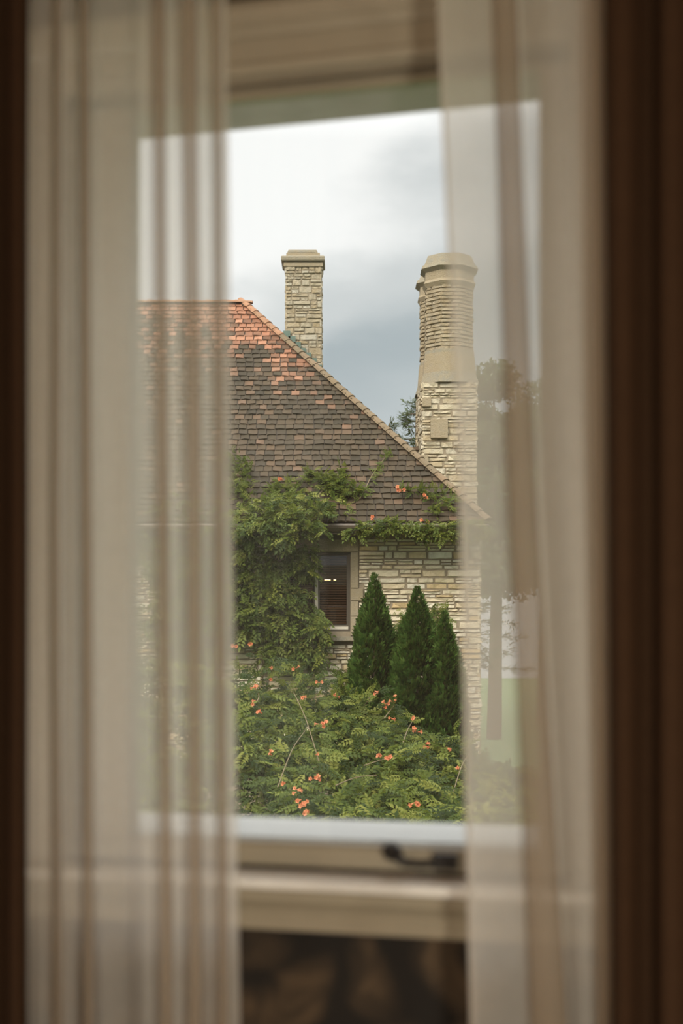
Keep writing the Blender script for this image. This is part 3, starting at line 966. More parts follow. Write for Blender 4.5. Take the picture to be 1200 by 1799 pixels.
slab('cap_slab', xx(505), xx(558), CY + .03, CY + .57, zz(443.5), zz(437.5), M_CAP, ch, cb, .012, .015)
# stepped copper flashing climbing the roof line
nst = 7
for i in range(nst):
    xa = x0 + (x1 - x0) * i / nst - .04; xb = x0 + (x1 - x0) * (i + 1) / nst
    zc = EZ + (EX - xa) / (EX - HRX) * RISE
    mb = MB(); mb.box(xa - cb.x, xb - cb.x, CY - .045 - cb.y, CY - .032 - cb.y, zc - .25 - cb.z, zc + .16 + R.uniform(-.02, .02) - cb.z)
    mb.build('flashing_step', M_COPPER, ch)

# ---- tall clustered chimney at the end wall
TY = 28.0
tb = Vector((xx(790, TY), TY + .6, 0))
tchm = empty('tall_chimney', tb - HL, house)
rc = random.Random(33)
def ctop(py, Y=TY): return at_(0, py, Y).z
def octo_ring(name, cx, cy, r0, r1, z0, z1, mat, parent, n=8):
    mb = MB()
    V = []
    for (r, z) in ((r0, z0), (r1, z1)):
        for k in range(n):
            t = 2 * math.pi * (k + .5) / n
            V.append((cx + math.cos(t) * r - tb.x, cy + math.sin(t) * r - tb.y, z - tb.z))
    Fc = [tuple(range(n - 1, -1, -1)), tuple(range(n, 2 * n))] + [(k, (k + 1) % n, n + (k + 1) % n, n + k) for k in range(n)]
    mb.add(V, Fc)
    return mb.build(name, mat, parent)
def shaft(cx, cy, ap, z0, z1, as_parts):
    """octagonal flue shaft, ap = apothem"""
    Rr = ap / math.cos(math.pi / 8)
    octo_ring('mortar_core', cx, cy, Rr - .03, Rr - .03, z0, z1, M_MORTAR, tchm)
    side = 2 * ap * math.tan(math.pi / 8)
    mbj = MB()
    for k in range(8):
        ang = math.pi / 4 * k
        nx, ny = math.sin(ang), -math.cos(ang)     # outward, k=0 faces the camera
        front = ny < -.3
        ux, uy = math.cos(ang), math.sin(ang)
        ox, oy = cx + nx * ap - ux * side / 2, cy + ny * ap - uy * side / 2
        cells = []
        z = z1; i = 0
        while z > z0 + .03:
            h = min(.076, z - z0)
            sp = rc.uniform(.3, .7) * side
            cells += [(0, sp, z - h, z), (sp, side, z - h, z)] if i % 2 == 0 else [(0, side, z - h, z)]
            z -= h; i += 1
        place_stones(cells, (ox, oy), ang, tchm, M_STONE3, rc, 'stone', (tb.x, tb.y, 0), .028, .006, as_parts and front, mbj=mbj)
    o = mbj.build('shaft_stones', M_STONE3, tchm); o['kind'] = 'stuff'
def head(cx, cy, ap, zt, sc=1.0):
    Rr = ap / math.cos(math.pi / 8)
    m1 = lambda r0, r1, a, b, mt: octo_ring('shaft_cap', cx, cy, Rr * r0, Rr * r1, zt - a * sc, zt - b * sc, mt, tchm)
    m1(1.00, 1.10, .64, .56, M_ASHLAR); m1(1.10, 1.02, .56, .50, M_ASHLAR); m1(1.02, 1.02, .50, .34, M_ASHLAR)
    m1(1.02, 1.20, .34, .27, M_CAP); m1(1.20, 1.14, .27, .20, M_CAP); m1(1.08, .92, .20, .0, M_CAP)
AP = .47
cx1, cy1 = xx(792, TY), TY + .47
ztop = ctop(443)
shaft(cx1, cy1, AP, ctop(614), ztop - .62, True)
head(cx1, cy1, AP, ztop)
cx2, cy2 = cx1 - .04, cy1 + 1.15
shaft(cx2, cy2, AP, ctop(614), ztop - .62, False)
head(cx2, cy2, AP, ztop)
for (cx, cy) in ((cx1, cy1), (cx2, cy2)):
    Rr = AP / math.cos(math.pi / 8)
    octo_ring('shaft_plinth', cx, cy, Rr * 1.04, Rr * 1.02, ctop(618), ctop(612), M_CAP, tchm)
    octo_ring('shaft_plinth', cx, cy, Rr * 1.10, Rr * 1.04, ctop(652), ctop(618), M_ASHLAR, tchm)
    octo_ring('shaft_plinth', cx, cy, Rr * 1.24, Rr * 1.10, ctop(672), ctop(652), M_CAP, tchm)
bx0, bx1 = xx(741, TY), xx(838, TY)
by1 = TY + 2.2
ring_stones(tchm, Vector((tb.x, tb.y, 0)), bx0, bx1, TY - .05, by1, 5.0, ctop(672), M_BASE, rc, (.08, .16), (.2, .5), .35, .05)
# dressed blocks set in the corner of the base
for (a, b, c, d) in ((756, 786, 737, 771), (741, 757, 700, 716), (741, 752, 800, 822)):
    slab('dressed_block', xx(a, TY), xx(b, TY), TY - .12, TY + .02, ctop(d), ctop(c), M_ASHLAR, tchm, tb, .01)

# low orange roof joining the tall chimney
mb = MB()
lb = up(740, 800, 27.6)
mb.box(.95, 1.9, 29.0, 31.5, 7.2, up(0, 787, 29.0).z)
lowr = hb('side_roof', mb, M_DARK)
for i in range(4):
    for j in range(8):
        x = 1.15 + j * .12; z = up(0, 787 + i * 6, 29.0).z
        obj('roof_tile', TM[(i * 3 + j) % 8], lowr, Vector((x, 28.93 - .02 * i, z - .06)) - HL, (math.radians(62), 0, 0), (.115, .09, .02)).data = TM[(i * 3 + j) % 8]

# ================================================================ PLANTS
def leaf_pinnate(seed, pairs=4, Lf=.25, ll=.088, lw=.046):
    """compound leaf: rachis along +y, blades to both sides, normal +z; returns V, F (tris)"""
    r = random.Random(seed)
    V = []; Fc = []
    def leaflet(bx, by, ang, l, wdt, droop):
        c, s = math.cos(ang), math.sin(ang)
        b = len(V)
        P = [(0, 0, 0), (-wdt / 2, l * .42, .25 * wdt), (0, l * .5, -.12 * wdt), (wdt / 2, l * .42, .25 * wdt), (0, l, -droop)]
        for (x, y, z) in P:
            V.append((bx + x * c - y * s, by + x * s + y * c, z + arch(by)))
        Fc.extend([(b, b + 2, b + 1), (b, b + 3, b + 2), (b + 1, b + 2, b + 4), (b + 2, b + 3, b + 4)])
    def arch(y): return -.35 * y * y / Lf
    for i in range(pairs):
        y = Lf * (.22 + .66 * i / pairs)
        sc = 1 - .12 * abs(i - pairs * .4)
        for sd in (-1, 1):
            leaflet(0, y, sd * math.radians(r.uniform(52, 68)), ll * sc * r.uniform(.9, 1.1), lw * sc, .02)
    leaflet(0, Lf * .86, r.uniform(-.1, .1), ll * 1.05, lw, .02)
    b = len(V)
    V += [(-.003, 0, 0), (.003, 0, 0), (0, Lf * .5, arch(Lf * .5)), (0, Lf * .88, arch(Lf * .88))]
    Fc += [(b, b + 1, b + 2), (b + 1, b + 3, b + 2)]
    return np.array(V), np.array(Fc)
PIN = [leaf_pinnate(i, 4 + i % 2) for i in range(5)]
def frames(D, Nn):
    """rotation matrices with y=D, z~N"""
    D = D / np.linalg.norm(D, axis=1, keepdims=True)
    X = np.cross(D, Nn); X /= np.linalg.norm(X, axis=1, keepdims=True) + 1e-9
    Z = np.cross(X, D)
    return np.stack([X, D, Z], 2)
def scatter(name, protos, P, D, Nn, S, mat, parent, base, rng, tone=None):
    Vs = []; Fs = []; Ts = []; off = 0
    Rm = frames(D, Nn)
    kid = rng.integers(0, len(protos), len(P))
    for k, (V, Fc) in enumerate(protos):
        ii = np.where(kid == k)[0]
        if len(ii) == 0: continue
        Q = np.einsum('nij,vj->nvi', Rm[ii], V) * S[ii][:, None, None] + P[ii][:, None, :] - np.array(base)
        Vs.append(Q.reshape(-1, 3))
        n = len(V)
        Fs.append((Fc[None] + (np.arange(len(ii)) * n)[:, None, None] + off).reshape(-1, 3))
        t = (tone[ii] if tone is not None else rng.random(len(ii)) * .98 + .01)
        Ts.append(np.repeat(t, len(Fc)))
        off += n * len(ii)
    me = np_mesh(name, np.concatenate(Vs), np.concatenate(Fs), mat, np.concatenate(Ts))
    o = obj(name, me, parent); o['kind'] = 'stuff'
    return o
_lm = {}
def leaf_obj(k, mat, p, d, nn, s, parent, base):
    if (k, mat.name) not in _lm:
        V, Fc = PIN[k]
        _lm[(k, mat.name)] = np_mesh('leaf', V, Fc, mat)
    Rm = frames(d[None], nn[None])[0]
    o = obj('leaf', _lm[(k, mat.name)], parent)
    m = Matrix([[*(Rm[i] * s), p[i] - base[i]] for i in range(3)] + [[0, 0, 0, 1]])
    o.matrix_local = m
    return o
def flower_mesh():
    b = MB(); n = 10
    prof = [(.004, 0), (.006, .012), (.009, .035), (.015, .055)]
    V = [(r * math.cos(2 * math.pi * k / n), y, r * math.sin(2 * math.pi * k / n)) for r, y in prof for k in range(n)]
    for k in range(n):   # five flared lobes
        r = .036 if k % 2 == 0 else .023
        V.append((r * math.cos(2 * math.pi * k / n), .066 if k % 2 == 0 else .062, r * math.sin(2 * math.pi * k / n)))
    Fc = []
    for i in range(4):
        for k in range(n): Fc.append((i * n + k, i * n + (k + 1) % n, (i + 1) * n + (k + 1) % n, (i + 1) * n + k))
    b.add(V, Fc)
    return b.mesh('flower', M_FLOWER)
FM = flower_mesh()
def put_flower(p, d, s, parent, base):
    o = obj('flower', FM, parent)
    d = Vector(d).normalized()
    m = basis(d) @ Matrix.Rotation(R.uniform(0, 6), 4, 'Y') @ Matrix.Scale(s, 4)
    m.translation = Vector(p) - Vector(base)
    o.matrix_local = m

rng = np.random.default_rng(4)
# ---- vine on the house: patches given by (column, row, half width, half height, count, droop, leaf scale, place)
def roof_Y(py):
    q = (HY - py) / F
    a = (q * EY - (EZ - EYE)) / (RISE - RUN * q)
    return EY + RUN * max(0, min(1, a))
vine = empty('climbing_vine', (-1.6, 24.6, 0))
tag(vine, 'green trumpet vine climbing the stone house wall and roof left of its window', 'vine')
VB = np.array(vine.location)
patches = [
    (425, 850, 18, 52, 150, .2, .55, 'roof'), (405, 830, 15, 40, 60, .2, .55, 'roof'),
    (500, 868, 30, 22, 150, .3, .7, 'roof'), (470, 893, 50, 20, 260, .4, .8, 'eave'), (535, 890, 38, 20, 230, .4, .8, 'eave'),
    (590, 892, 18, 14, 50, .4, .7, 'eave'), (478, 925, 70, 28, 520, .8, .95, 'eave'), (545, 928, 30, 16, 90, .7, .8, 'eave'),
    (545, 832, 12, 8, 25, .3, .6, 'roof'), (570, 845, 26, 11, 70, .4, .7, 'roof'), (602, 858, 32, 13, 110, .5, .7, 'roof'), (602, 832, 9, 16, 35, .1, .6, 'roof'),
    (628, 936, 24, 8, 36, .7, .7, 'gut'), (665, 925, 40, 11, 90, .7, .8, 'gut'), (722, 926, 30, 12, 80, .7, .75, 'gut'), (770, 932, 34, 13, 120, .7, .8, 'gut'), (820, 930, 34, 16, 100, .7, .8, 'gut'),
    (725, 863, 25, 5, 32, .3, .6, 'roof'), (765, 866, 22, 7, 36, .3, .6, 'roof'), (787, 882, 12, 12, 26, .6, .6, 'roof'), (765, 893, 14, 12, 22, .3, .6, 'roof'),
    (470, 985, 72, 45, 620, 1.1, 1.0, 'wall'), (465, 1060, 76, 48, 640, 1.2, 1.05, 'wall'), (505, 1120, 50, 50, 420, 1.2, 1.0, 'wall'), (545, 1130, 26, 44, 190, 1.3, 1.0, 'wall'),
    (540, 985, 14, 30, 50, 1.2, .8, 'wall'), (555, 1095, 16, 28, 70, 1.2, .9, 'wall'),
    (330, 960, 90, 80, 500, 1.0, 1.0, 'wall'), (330, 1090, 90, 70, 400, 1.2, 1.0, 'wall'),
]
P = []; D = []; Nn = []; S = []; T = []
for (cx, cy, rx, ry, cnt, dr_, sc, where) in patches:
    for _ in range(cnt):
        t = rng.random() * 6.283; rr = math.sqrt(rng.random()) * (1.0 + .12 * rng.normal())
        px, py = cx + rx * rr * math.cos(t), cy + ry * rr * math.sin(t)
        dep = rng.random()
        if where == 'roof':
            Y = roof_Y(py) - .04 - .16 * dep
        elif where == 'eave':
            Y = min(roof_Y(min(py, 915)), 26.5) - .10 - .45 * dep
        elif where == 'gut': Y = EY - .05 - .25 * dep
        else: Y = HYF - .08 - .42 * dep
        p = up(px, py, Y)
        if where == 'wall' and px > 556 + 22 * max(0, (py - 1060) / 60): continue
        nv = mnoise.noise(Vector((px * .045, py * .055, 3.1))) + .5 * mnoise.noise(Vector((px * .11, py * .13, 9)))
        if where in ('wall', 'eave') and nv + .25 * rng.normal() < -.18: continue
        p.y -= .30 * max(-.4, nv) if where in ('wall', 'eave') else 0
        P.append(p)
        g2 = 6.28 * mnoise.noise(Vector((px * .05, py * .05, 20)))
        D.append((math.sin(g2) * .9 + rng.normal() * .5, -.50 - .5 * rng.random(), -.5 * dr_ + .25 * math.cos(g2) + rng.normal() * .45 + (.5 if where == 'roof' else .1)))
        Nn.append((rng.normal() * .45, -.55 + rng.normal() * .25, .9))
        S.append(sc * (.8 + .45 * rng.random()))
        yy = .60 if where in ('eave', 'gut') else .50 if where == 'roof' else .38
        T.append(min(.97, max(.02, yy + .20 * rng.normal() + .35 * nv + (.12 if 500 < px < 620 and py < 910 else 0))))  # yellower new growth up top; shade of gaps put into leaf tone
P = np.array([tuple(p) for p in P]); D = np.array(D); Nn = np.array(Nn); S = np.array(S); T = np.array(T)
pxs = 600 + F * P[:, 0] / P[:, 1]
cand = np.where((pxs > 415) & (pxs < 800))[0]
cand = cand[np.argsort(P[cand, 1])][:270]
for i in cand:
    leaf_obj(int(rng.integers(0, 5)), M_LEAF, P[i], D[i], Nn[i], S[i], vine, VB)
rest = np.setdiff1d(np.arange(len(P)), cand)
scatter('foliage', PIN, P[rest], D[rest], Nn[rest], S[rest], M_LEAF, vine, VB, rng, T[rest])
# long shoot running up the roof, stems
def shoot(name, pts, r0, r1, parent, base):
    mb = MB(); P_ = catmull([tuple(p) for p in pts], 4)
    P_ = [Vector(p) - Vector(base) for p in P_]
    rad = [r0 + (r1 - r0) * i / (len(P_) - 1) for i in range(len(P_))]
    mb.tube(P_, rad, 5)
    return mb.build(name, M_STEM, parent)
def rp(px, py, o=.10): return up(px, py, roof_Y(py) - o)
sh = [(632, 876), (640, 862), (652, 838), (668, 815), (680, 800), (690, 792)]
shoot('stem', [rp(*p) for p in sh], .012, .005, vine, VB)
shoot('stem', [rp(702, 861), rp(722, 863), rp(745, 862), rp(765, 868), rp(792, 880)], .008, .006, vine, VB)
shoot('stem', [up(470, 1110, 24.8), up(480, 1000, 24.75), up(500, 940, 24.3), rp(540, 900), rp(560, 870), rp(575, 850)], .03, .01, vine, VB)
shoot('stem', [up(470, 1110, 24.8), up(455, 1250, 24.85), up(460, 1400, 24.85), (-1.4, 24.85, .0)], .03, .04, vine, VB)
PP = []; 
for (a, b) in zip(sh, sh[1:]):
    for k in range(7):
        t = rng.random()
        PP.append(rp(a[0] + (b[0] - a[0]) * t + rng.normal() * 3.0, a[1] + (b[1] - a[1]) * t + rng.normal() * 3, .12))
n = len(PP)
scatter('shoot_leaves', PIN, np.array([tuple(p) for p in PP]), np.stack([rng.normal(size=n) * .8 + .2, -.5 + 0 * rng.random(n), rng.normal(size=n) * .5 + .2], 1), np.tile([0, -.7, .7], (n, 1)) + rng.normal(size=(n, 3)) * .2, .42 + .15 * rng.random(n), M_LEAF, vine, VB, rng, .6 + .3 * rng.random(n))
for (px, py) in ((496, 841), (701, 859), (705, 861), (743, 873), (440, 1131), (413, 1135), (656, 912), (745, 915)):
    Y = (roof_Y(py) - .25) if py < 915 else 24.3
    put_flower(up(px, py, Y), (R.uniform(-1, 1), -.8, R.uniform(-.2, .6)), 1.25, vine, VB)
    put_flower(up(px + 2, py + 3, Y), (R.uniform(-1, 1), -.8, R.uniform(-.2, .6)), 1.1, vine, VB)

# ---- the trumpet creeper mound in front
SIL = [(0, 1120), (240, 1150), (420, 1182), (470, 1190), (520, 1184), (560, 1205), (600, 1232), (650, 1242), (700, 1262), (740, 1290), (780, 1312), (810, 1322), (950, 1335), (1300, 1345)]
def mound(px, t):
    ys = lerp_tab(SIL, px)
    if t <= 1: return up(px, ys + (1455 - ys) * t, 21 - 5.3 * t)
    b = up(px, 1455, 15.7); k = (t - 1) / .5
    return Vector((b.x, b.y - .6 * k, b.z * (1 - min(1, k))))
bush = empty('trumpet_creeper_bush', (-.2, 18, 0))
tag(bush, 'large trumpet creeper bush with orange flowers filling the bottom of the view', 'bush')
BB = np.array(bush.location)
P = []; D = []; Nn = []; S = []; T = []
for i in range(11500):
    px = rng.uniform(120, 1080); t = rng.uniform(-.06, 1.28)
    if t < 0:
        q = mound(px, 0); q = q + Vector((0, .5 * rng.random(), -.9 * rng.random()))
    else: q = mound(px, t)
    c = Vector((q.x * 1.1, q.y * .8, q.z * 1.1))
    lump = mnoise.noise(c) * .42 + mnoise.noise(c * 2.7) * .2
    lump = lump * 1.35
    if lump + .22 * rng.normal() < -.22: continue
    dep = rng.random() ** 1.6
    if px < 505 and t > .72 and rng.random() < .5: dep += .9
    p = q + Vector((rng.normal() * .06, -lump * .6 + dep * .45, lump * .55 - dep * .30))
    if t <= .03: p.z -= .06
    P.append(tuple(p))
    ang = rng.random() * 6.283
    D.append((math.cos(ang) * .9, -.45 + math.sin(ang) * .6, -.15 + rng.normal() * .35))
    Nn.append((rng.normal() * .3, -.55 + rng.normal() * .2, .9))
    S.append(.80 + .45 * rng.random())
    T.append(min(.98, max(.02, .45 + .30 * rng.normal() + .55 * lump)))  # leaf tone drops in clump hollows: gap shade put into the colour
# upright arching sprays along the crest
sprays = [(420, 1172), (445, 1178), (500, 1160), (523, 1168), (545, 1185), (600, 1215), (625, 1220), (660, 1218), (690, 1240), (722, 1262), (800, 1290), (810, 1300), (560, 1195), (475, 1172)]
for (cx, cy) in sprays:
    for k in range(12):
        P.append(tuple(up(cx + rng.normal() * 6, cy + 12 + rng.normal() * 9, 20.6 + rng.normal() * .2)))
        D.append((rng.normal(), -.4, .3 + rng.normal() * .4)); Nn.append((rng.normal() * .3, -.7, .8)); S.append(.6 + .3 * rng.random()); T.append(.3 + .6 * rng.random())
P = np.array(P); D = np.array(D); Nn = np.array(Nn); S = np.array(S); T = np.array(T)
pxs = 600 + F * P[:, 0] / P[:, 1]; pys = HY - F * (P[:, 2] - EYE) / P[:, 1]
cand = np.where((pxs > 430) & (pxs < 800) & (pys < 1430))[0]
cand = cand[np.argsort(P[cand, 1] - .25 * P[cand, 2])][:290]
for i in cand: leaf_obj(int(rng.integers(0, 5)), M_LEAF2, P[i], D[i], Nn[i], S[i], bush, BB)
rest = np.setdiff1d(np.arange(len(P)), cand)
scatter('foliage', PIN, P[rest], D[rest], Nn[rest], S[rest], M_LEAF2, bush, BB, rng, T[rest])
def mound_px(px, py, o=.35):
    ys = lerp_tab(SIL, px); t = max(0, min(1, (py - ys) / (1455 - ys)))
    return up(px, py, 21 - 5.3 * t - o)
fl = [(474, 1189, 1), (519, 1173, 2), (447, 1211, 4), (557, 1199, 2), (532, 1225, 2), (447, 1234, 2), (458, 1253, 2), (592, 1220, 2), (662, 1216, 2), (677, 1240, 3), (693, 1236, 2), (694, 1226, 1), (686, 1262, 2), (569, 1273, 4), (563, 1272, 1), (725, 1267, 2), (730, 1283, 4), (747, 1310, 4), (788, 1316, 3), (671, 1328, 3), (682, 1332, 3), (478, 1325, 2), (552, 1369, 4), (499, 1374, 2), (520, 1389, 4), (528, 1404, 2), (538, 1407, 2), (531, 1416, 3), (533, 1425, 2), (542, 1427, 1), (730, 1413, 3), (473, 1172, 1), (555, 1325, 1), (807, 1352, 1)]
for (px, py, n) in fl:
    for k in range(n):
        p = mound_px(px + R.uniform(-4, 4), py + R.uniform(-3.5, 3.5), R.uniform(.62, .78))
        put_flower(p, (R.uniform(-1, 1), R.uniform(-1, -.2), R.uniform(-.4, .7)), R.uniform(.72, 1.0), bush, BB)
for k in range(3):
    px = R.uniform(430, 800); a = R.uniform(.15, .9)
    A = mound(px, a); B_ = mound(px + R.uniform(-60, 60), max(0, a - R.uniform(.15, .35)))
    shoot('cane', [A + Vector((0, -.1, .0)), (A + B_) / 2 + Vector((0, -.25, .22)), B_ + Vector((0, -.3, .25))], .007, .004, bush, BB)
for (pa, pb, pc) in (((590, 1380), (625, 1366), (662, 1362)), ((708, 1305), (715, 1285), (724, 1268)), ((640, 1240), (650, 1225), (662, 1217)), ((675, 1262), (684, 1250), (692, 1240)), ((640, 1345), (660, 1338), (680, 1332)), ((445, 1240), (455, 1225), (450, 1212))):
    shoot('cane', [mound_px(*pa, .4), mound_px(*pb, .5), mound_px(*pc, .5)], .009, .005, bush, BB)

# ---- arborvitae
def spray_proto(seed):
    r = random.Random(seed); V = []; Fc = []
    for k in range(5):
        a = math.radians(-50 + 25 * k + r.uniform(-6, 6)); l = .085 * (1 - .22 * abs(k - 2)) * r.uniform(.85, 1.15); wd = .011
        c, s = math.cos(a), math.sin(a); b = len(V)
        for (x, y, z) in ((-wd * .4, 0, 0), (wd, l * .55, .006), (0, l, -.004), (-wd, l * .55, -.006)):
            V.append((x * c + y * s, -x * s + y * c + .012 * abs(k - 2) * 0, z + r.uniform(-.006, .006)))
        Fc += [(b, b + 1, b + 2), (b, b + 2, b + 3)]
    return np.array(V), np.array(Fc)
SPR = [spray_proto(i) for i in range(4)]
def arborvitae(ax, ay, Y, prof, label, n=13000, seed=1):
    g_ = np.random.default_rng(seed)
    apex = up(ax, ay, Y)
    o = empty('arborvitae', (apex.x, Y, 0))
    tag(o, label, 'conifer', 'arborvitae along the stone wall')
    H = apex.z
    # radius along drop from the apex (m)
    dmax = H - .15
    u = g_.random(n)
    def rad(d): return np.interp(d, [p[0] for p in prof], [p[1] for p in prof])
    dd = np.linspace(0, dmax, 200); wgt = rad(dd) + .03; cdf = np.cumsum(wgt); cdf /= cdf[-1]
    d = np.interp(u, cdf, dd)
    th = g_.random(n) * 2 * np.pi
    lump = np.array([mnoise.noise(Vector((math.cos(t) * 1.7 + seed * 5, math.sin(t) * 1.7, z * 3.0))) + .6 * mnoise.noise(Vector((math.cos(t) * 4 + seed, math.sin(t) * 4, z * 6.5))) for t, z in zip(th, d)])
    r = rad(d) * (1 + .26 * lump) * (1 - .28 * g_.random(n) ** 1.5)
    P = np.stack([np.cos(th) * r, np.sin(th) * r, H - d - .04], 1)
    D = np.stack([np.cos(th) * .55 + g_.normal(size=n) * .25, np.sin(th) * .55 + g_.normal(size=n) * .25, .9 + g_.normal(size=n) * .25], 1)
    Nn = np.stack([np.cos(th + 1.2) + g_.normal(size=n) * .4, np.sin(th + 1.2) + g_.normal(size=n) * .4, g_.normal(size=n) * .2], 1)
    S = (.9 + .7 * g_.random(n)) * np.clip(.55 + d * .8, .55, 1.15)
    T = np.clip(.45 + .25 * g_.normal(size=n) + .35 * lump, .02, .97)
    scatter('foliage', SPR, P, D, Nn, S, M_ARB, o, (0, 0, 0), g_, T)
    mb = MB(); mb.tube([(0, 0, 0), (0.01, 0, H * .5), (0, 0, H - .25)], [.07, .045, .012], 7); mb.build('trunk', M_BARK, o)
    return o
PR = [(0, .015), (.2, .07), (.5, .15), (1.0, .27), (1.5, .35), (2.0, .42), (2.8, .52), (4.0, .60), (5.2, .5)]
arborvitae(658, 1006, 23.0, PR, 'dark green arborvitae nearest the house window, tallest of three', 14000, 1)
arborvitae(733, 1029, 22.7, [(a, b * 1.12) for a, b in PR], 'dark green arborvitae in the middle of three against stone wall', 14000, 2)
arborvitae(781, 1072, 22.5, [(a, b * .9) for a, b in PR], 'shortest dark arborvitae at the right, next to the sheer curtain', 12000, 3)

# ---- small leafy climbers on the wall between the conifers
def leafy(name, spots, Y, label, cat, seed, scale=.7):
    g_ = np.random.default_rng(seed)
    b0 = up(spots[0][0], 1300, Y); o = empty(name, (b0.x, Y, 0)); tag(o, label, cat)
    P = []
    for (cx, cy, rx, ry, n) in spots:
        for _ in range(n): P.append(tuple(up(cx + rx * g_.normal() * .5, cy + ry * g_.normal() * .5, Y + g_.normal() * .08)))
    P = np.array(P); n = len(P)
    scatter('foliage', PIN, P, np.stack([g_.normal(size=n), -.6 + 0 * P[:, 0], g_.normal(size=n) * .6], 1), np.stack([g_.normal(size=n) * .3, -.8 + 0 * P[:, 0], .7 + 0 * P[:, 0]], 1), scale * (.7 + .4 * g_.random(n)), M_LEAF, o, tuple(o.location), g_)
    shoot('stem', [(b0.x, Y + .05, 0), up(spots[0][0] + 3, 1200, Y + .05), up(spots[0][0], spots[0][1] + 5, Y + .05)], .015, .006, o, tuple(o.location))
leafy('wall_creeper', [(770, 1085, 16, 22, 60), (765, 1110, 14, 18, 30)], 24.4, 'light green creeper on the wall between second and third conifer', 'climber', 5)
leafy('wall_creeper', [(702, 1095, 10, 26, 34), (703, 1130, 8, 22, 26)], 24.4, 'yellowish creeper on the wall between first and second conifer', 'climber', 6, .55)
leafy('low_shrub', [(606, 1192, 16, 12, 50), (615, 1215, 18, 16, 90), (600, 1230, 25, 14, 90)], 23.2, 'low green shrub at the left foot of the first conifer', 'shrub', 7, .7)

# ---- spruce behind the roof
def needle_proto(seed):
    r = random.Random(seed); V = []; Fc = []
    for k in range(8):
        a = r.uniform(-1.2, 1.2); l = r.uniform(.14, .26); b = len(V); y0 = k * .03
        V += [(0, y0, 0), (math.sin(a) * l - .02, y0 + math.cos(a) * l, r.uniform(-.04, .02)), (math.sin(a) * l * .6 + .03, y0 + math.cos(a) * l * .5, 0)]
        Fc.append((b, b + 1, b + 2))
    return np.array(V), np.array(Fc)
NP_ = [needle_proto(i) for i in range(4)]
def conifer(name, px, py, Y, hw, hvis, label, seed):
    g_ = np.random.default_rng(seed)
    ap = up(px, py, Y); o = empty(name, (ap.x, Y, 0)); tag(o, label, 'tree')
    H = ap.z; P = []; D = []
    mbt = MB(); mbt.tube([(0, 0, 0), (.05, 0, H * .6), (0, 0, H)], [.22, .13, .015], 7)
    z = H - .15
    while z > H * .25:
        R0 = (H - z) * hw + .08
        for k in range(5):
            t = g_.random() * 6.283; l = R0 * (.55 + .6 * g_.random())
            d = Vector((math.cos(t), math.sin(t), -.12 + .25 * g_.random()))
            mbt.tube([(0, 0, z), tuple(Vector((0, 0, z)) + d * l)], [.02, .006], 4, caps=False)
            for q in range(int(4 + l * 14)):
                f = .2 + .85 * g_.random()
                P.append((d.x * l * f + g_.normal() * .05, d.y * l * f + g_.normal() * .05, z + d.z * l * f + g_.normal() * .05)); D.append((d.x + g_.normal() * .5, d.y + g_.normal() * .5, .1 + g_.normal() * .4))
        z -= .16 + .1 * g_.random()
    P = np.array(P); D = np.array(D); n = len(P)
    scatter('foliage', NP_, P, D, np.tile([0, 0, 1.0], (n, 1)) + g_.normal(size=(n, 3)) * .4, .6 + .4 * g_.random(n), M_SPRUCE, o, (0, 0, 0), g_)
    mbt.build('trunk', M_BARK, o)
conifer('spruce', 731, 697, 45.0, .42, 2, 'sparse green spruce behind the roof, left of the tall chimney', 3)
conifer('spruce', 684, 742, 52.0, .30, 2, 'thin spruce tip just showing above the sloping roof edge', 9)

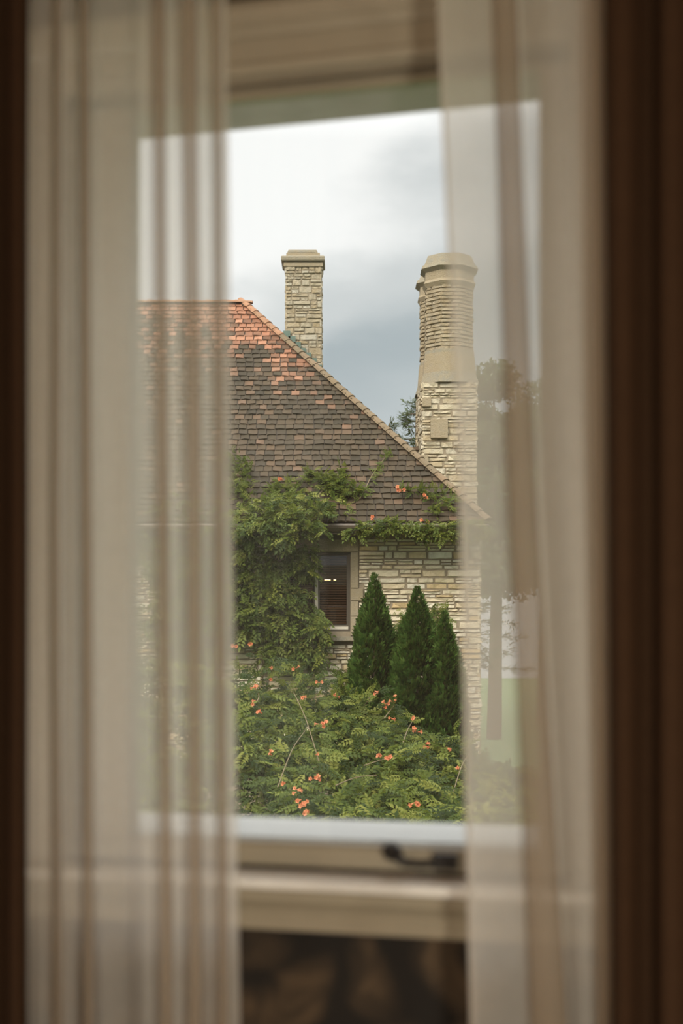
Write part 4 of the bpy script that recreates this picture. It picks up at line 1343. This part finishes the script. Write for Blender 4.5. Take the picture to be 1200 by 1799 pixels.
# ---- broad trees beyond, seen through the right sheer
def tri_proto(seed):
    r = random.Random(seed); V = []; Fc = []
    for k in range(6):
        c = Vector((r.uniform(-.2, .2), r.uniform(-.2, .2), r.uniform(-.2, .2))); b = len(V)
        a = Vector((r.uniform(-1, 1), r.uniform(-1, 1), r.uniform(-1, 1))).normalized() * .09; d = a.cross(Vector((r.uniform(-1, 1), r.uniform(-1, 1), 1))).normalized() * .05
        V += [tuple(c - a), tuple(c + d), tuple(c + a), tuple(c - d)]; Fc += [(b, b + 1, b + 2), (b, b + 2, b + 3)]
    return np.array(V), np.array(Fc)
TP = [tri_proto(i) for i in range(4)]
def broad(px, py, Y, rw, rh, label, seed, n=5000):
    g_ = np.random.default_rng(seed)
    top = up(px, py, Y); o = empty('broadleaf_tree', (top.x, Y, 0)); tag(o, label, 'tree', 'trees beyond the house')
    H = top.z; cz = H - rh
    blobs = [(g_.normal() * rw * .45, g_.normal() * rw * .4, cz + (g_.random() * 2 - 1) * rh * .72, rw * (.3 + .25 * g_.random())) for _ in range(16)]
    blobs.append((0, 0, H - rw * .35, rw * .35))
    P = []
    mbt = MB(); mbt.tube([(0, 0, 0), (.1, 0, cz * .6), (0, 0, cz)], [.3, .22, .1], 8)
    for (bx, by, bz, br) in blobs:
        mbt.tube([(0, 0, cz * .6), (bx * .5, by * .5, (cz * .6 + bz) / 2), (bx, by, bz)], [.12, .07, .03], 5, caps=False)
        for _ in range(n // 17):
            v = g_.normal(size=3); v /= np.linalg.norm(v); rr = br * (.65 + .4 * g_.random())
            P.append((bx + v[0] * rr, by + v[1] * rr, bz + v[2] * rr * .75))
    P = np.array(P); n = len(P)
    scatter('foliage', TP, P, g_.normal(size=(n, 3)), g_.normal(size=(n, 3)), 1.0 + .5 * g_.random(n), M_TREE, o, (0, 0, 0), g_)
    mbt.build('trunk', M_BARK, o)
broad(868, 632, 56, 2.5, 5.2, 'broadleaf tree just right of the tall chimney behind the sheer curtain', 1, 4500)
broad(955, 655, 66, 4.0, 5.5, 'farther broadleaf tree behind the right sheer curtain', 2, 5500)
broad(1060, 690, 78, 4.6, 5.0, 'outermost broadleaf tree, hidden deep behind right sheer', 4, 4500)
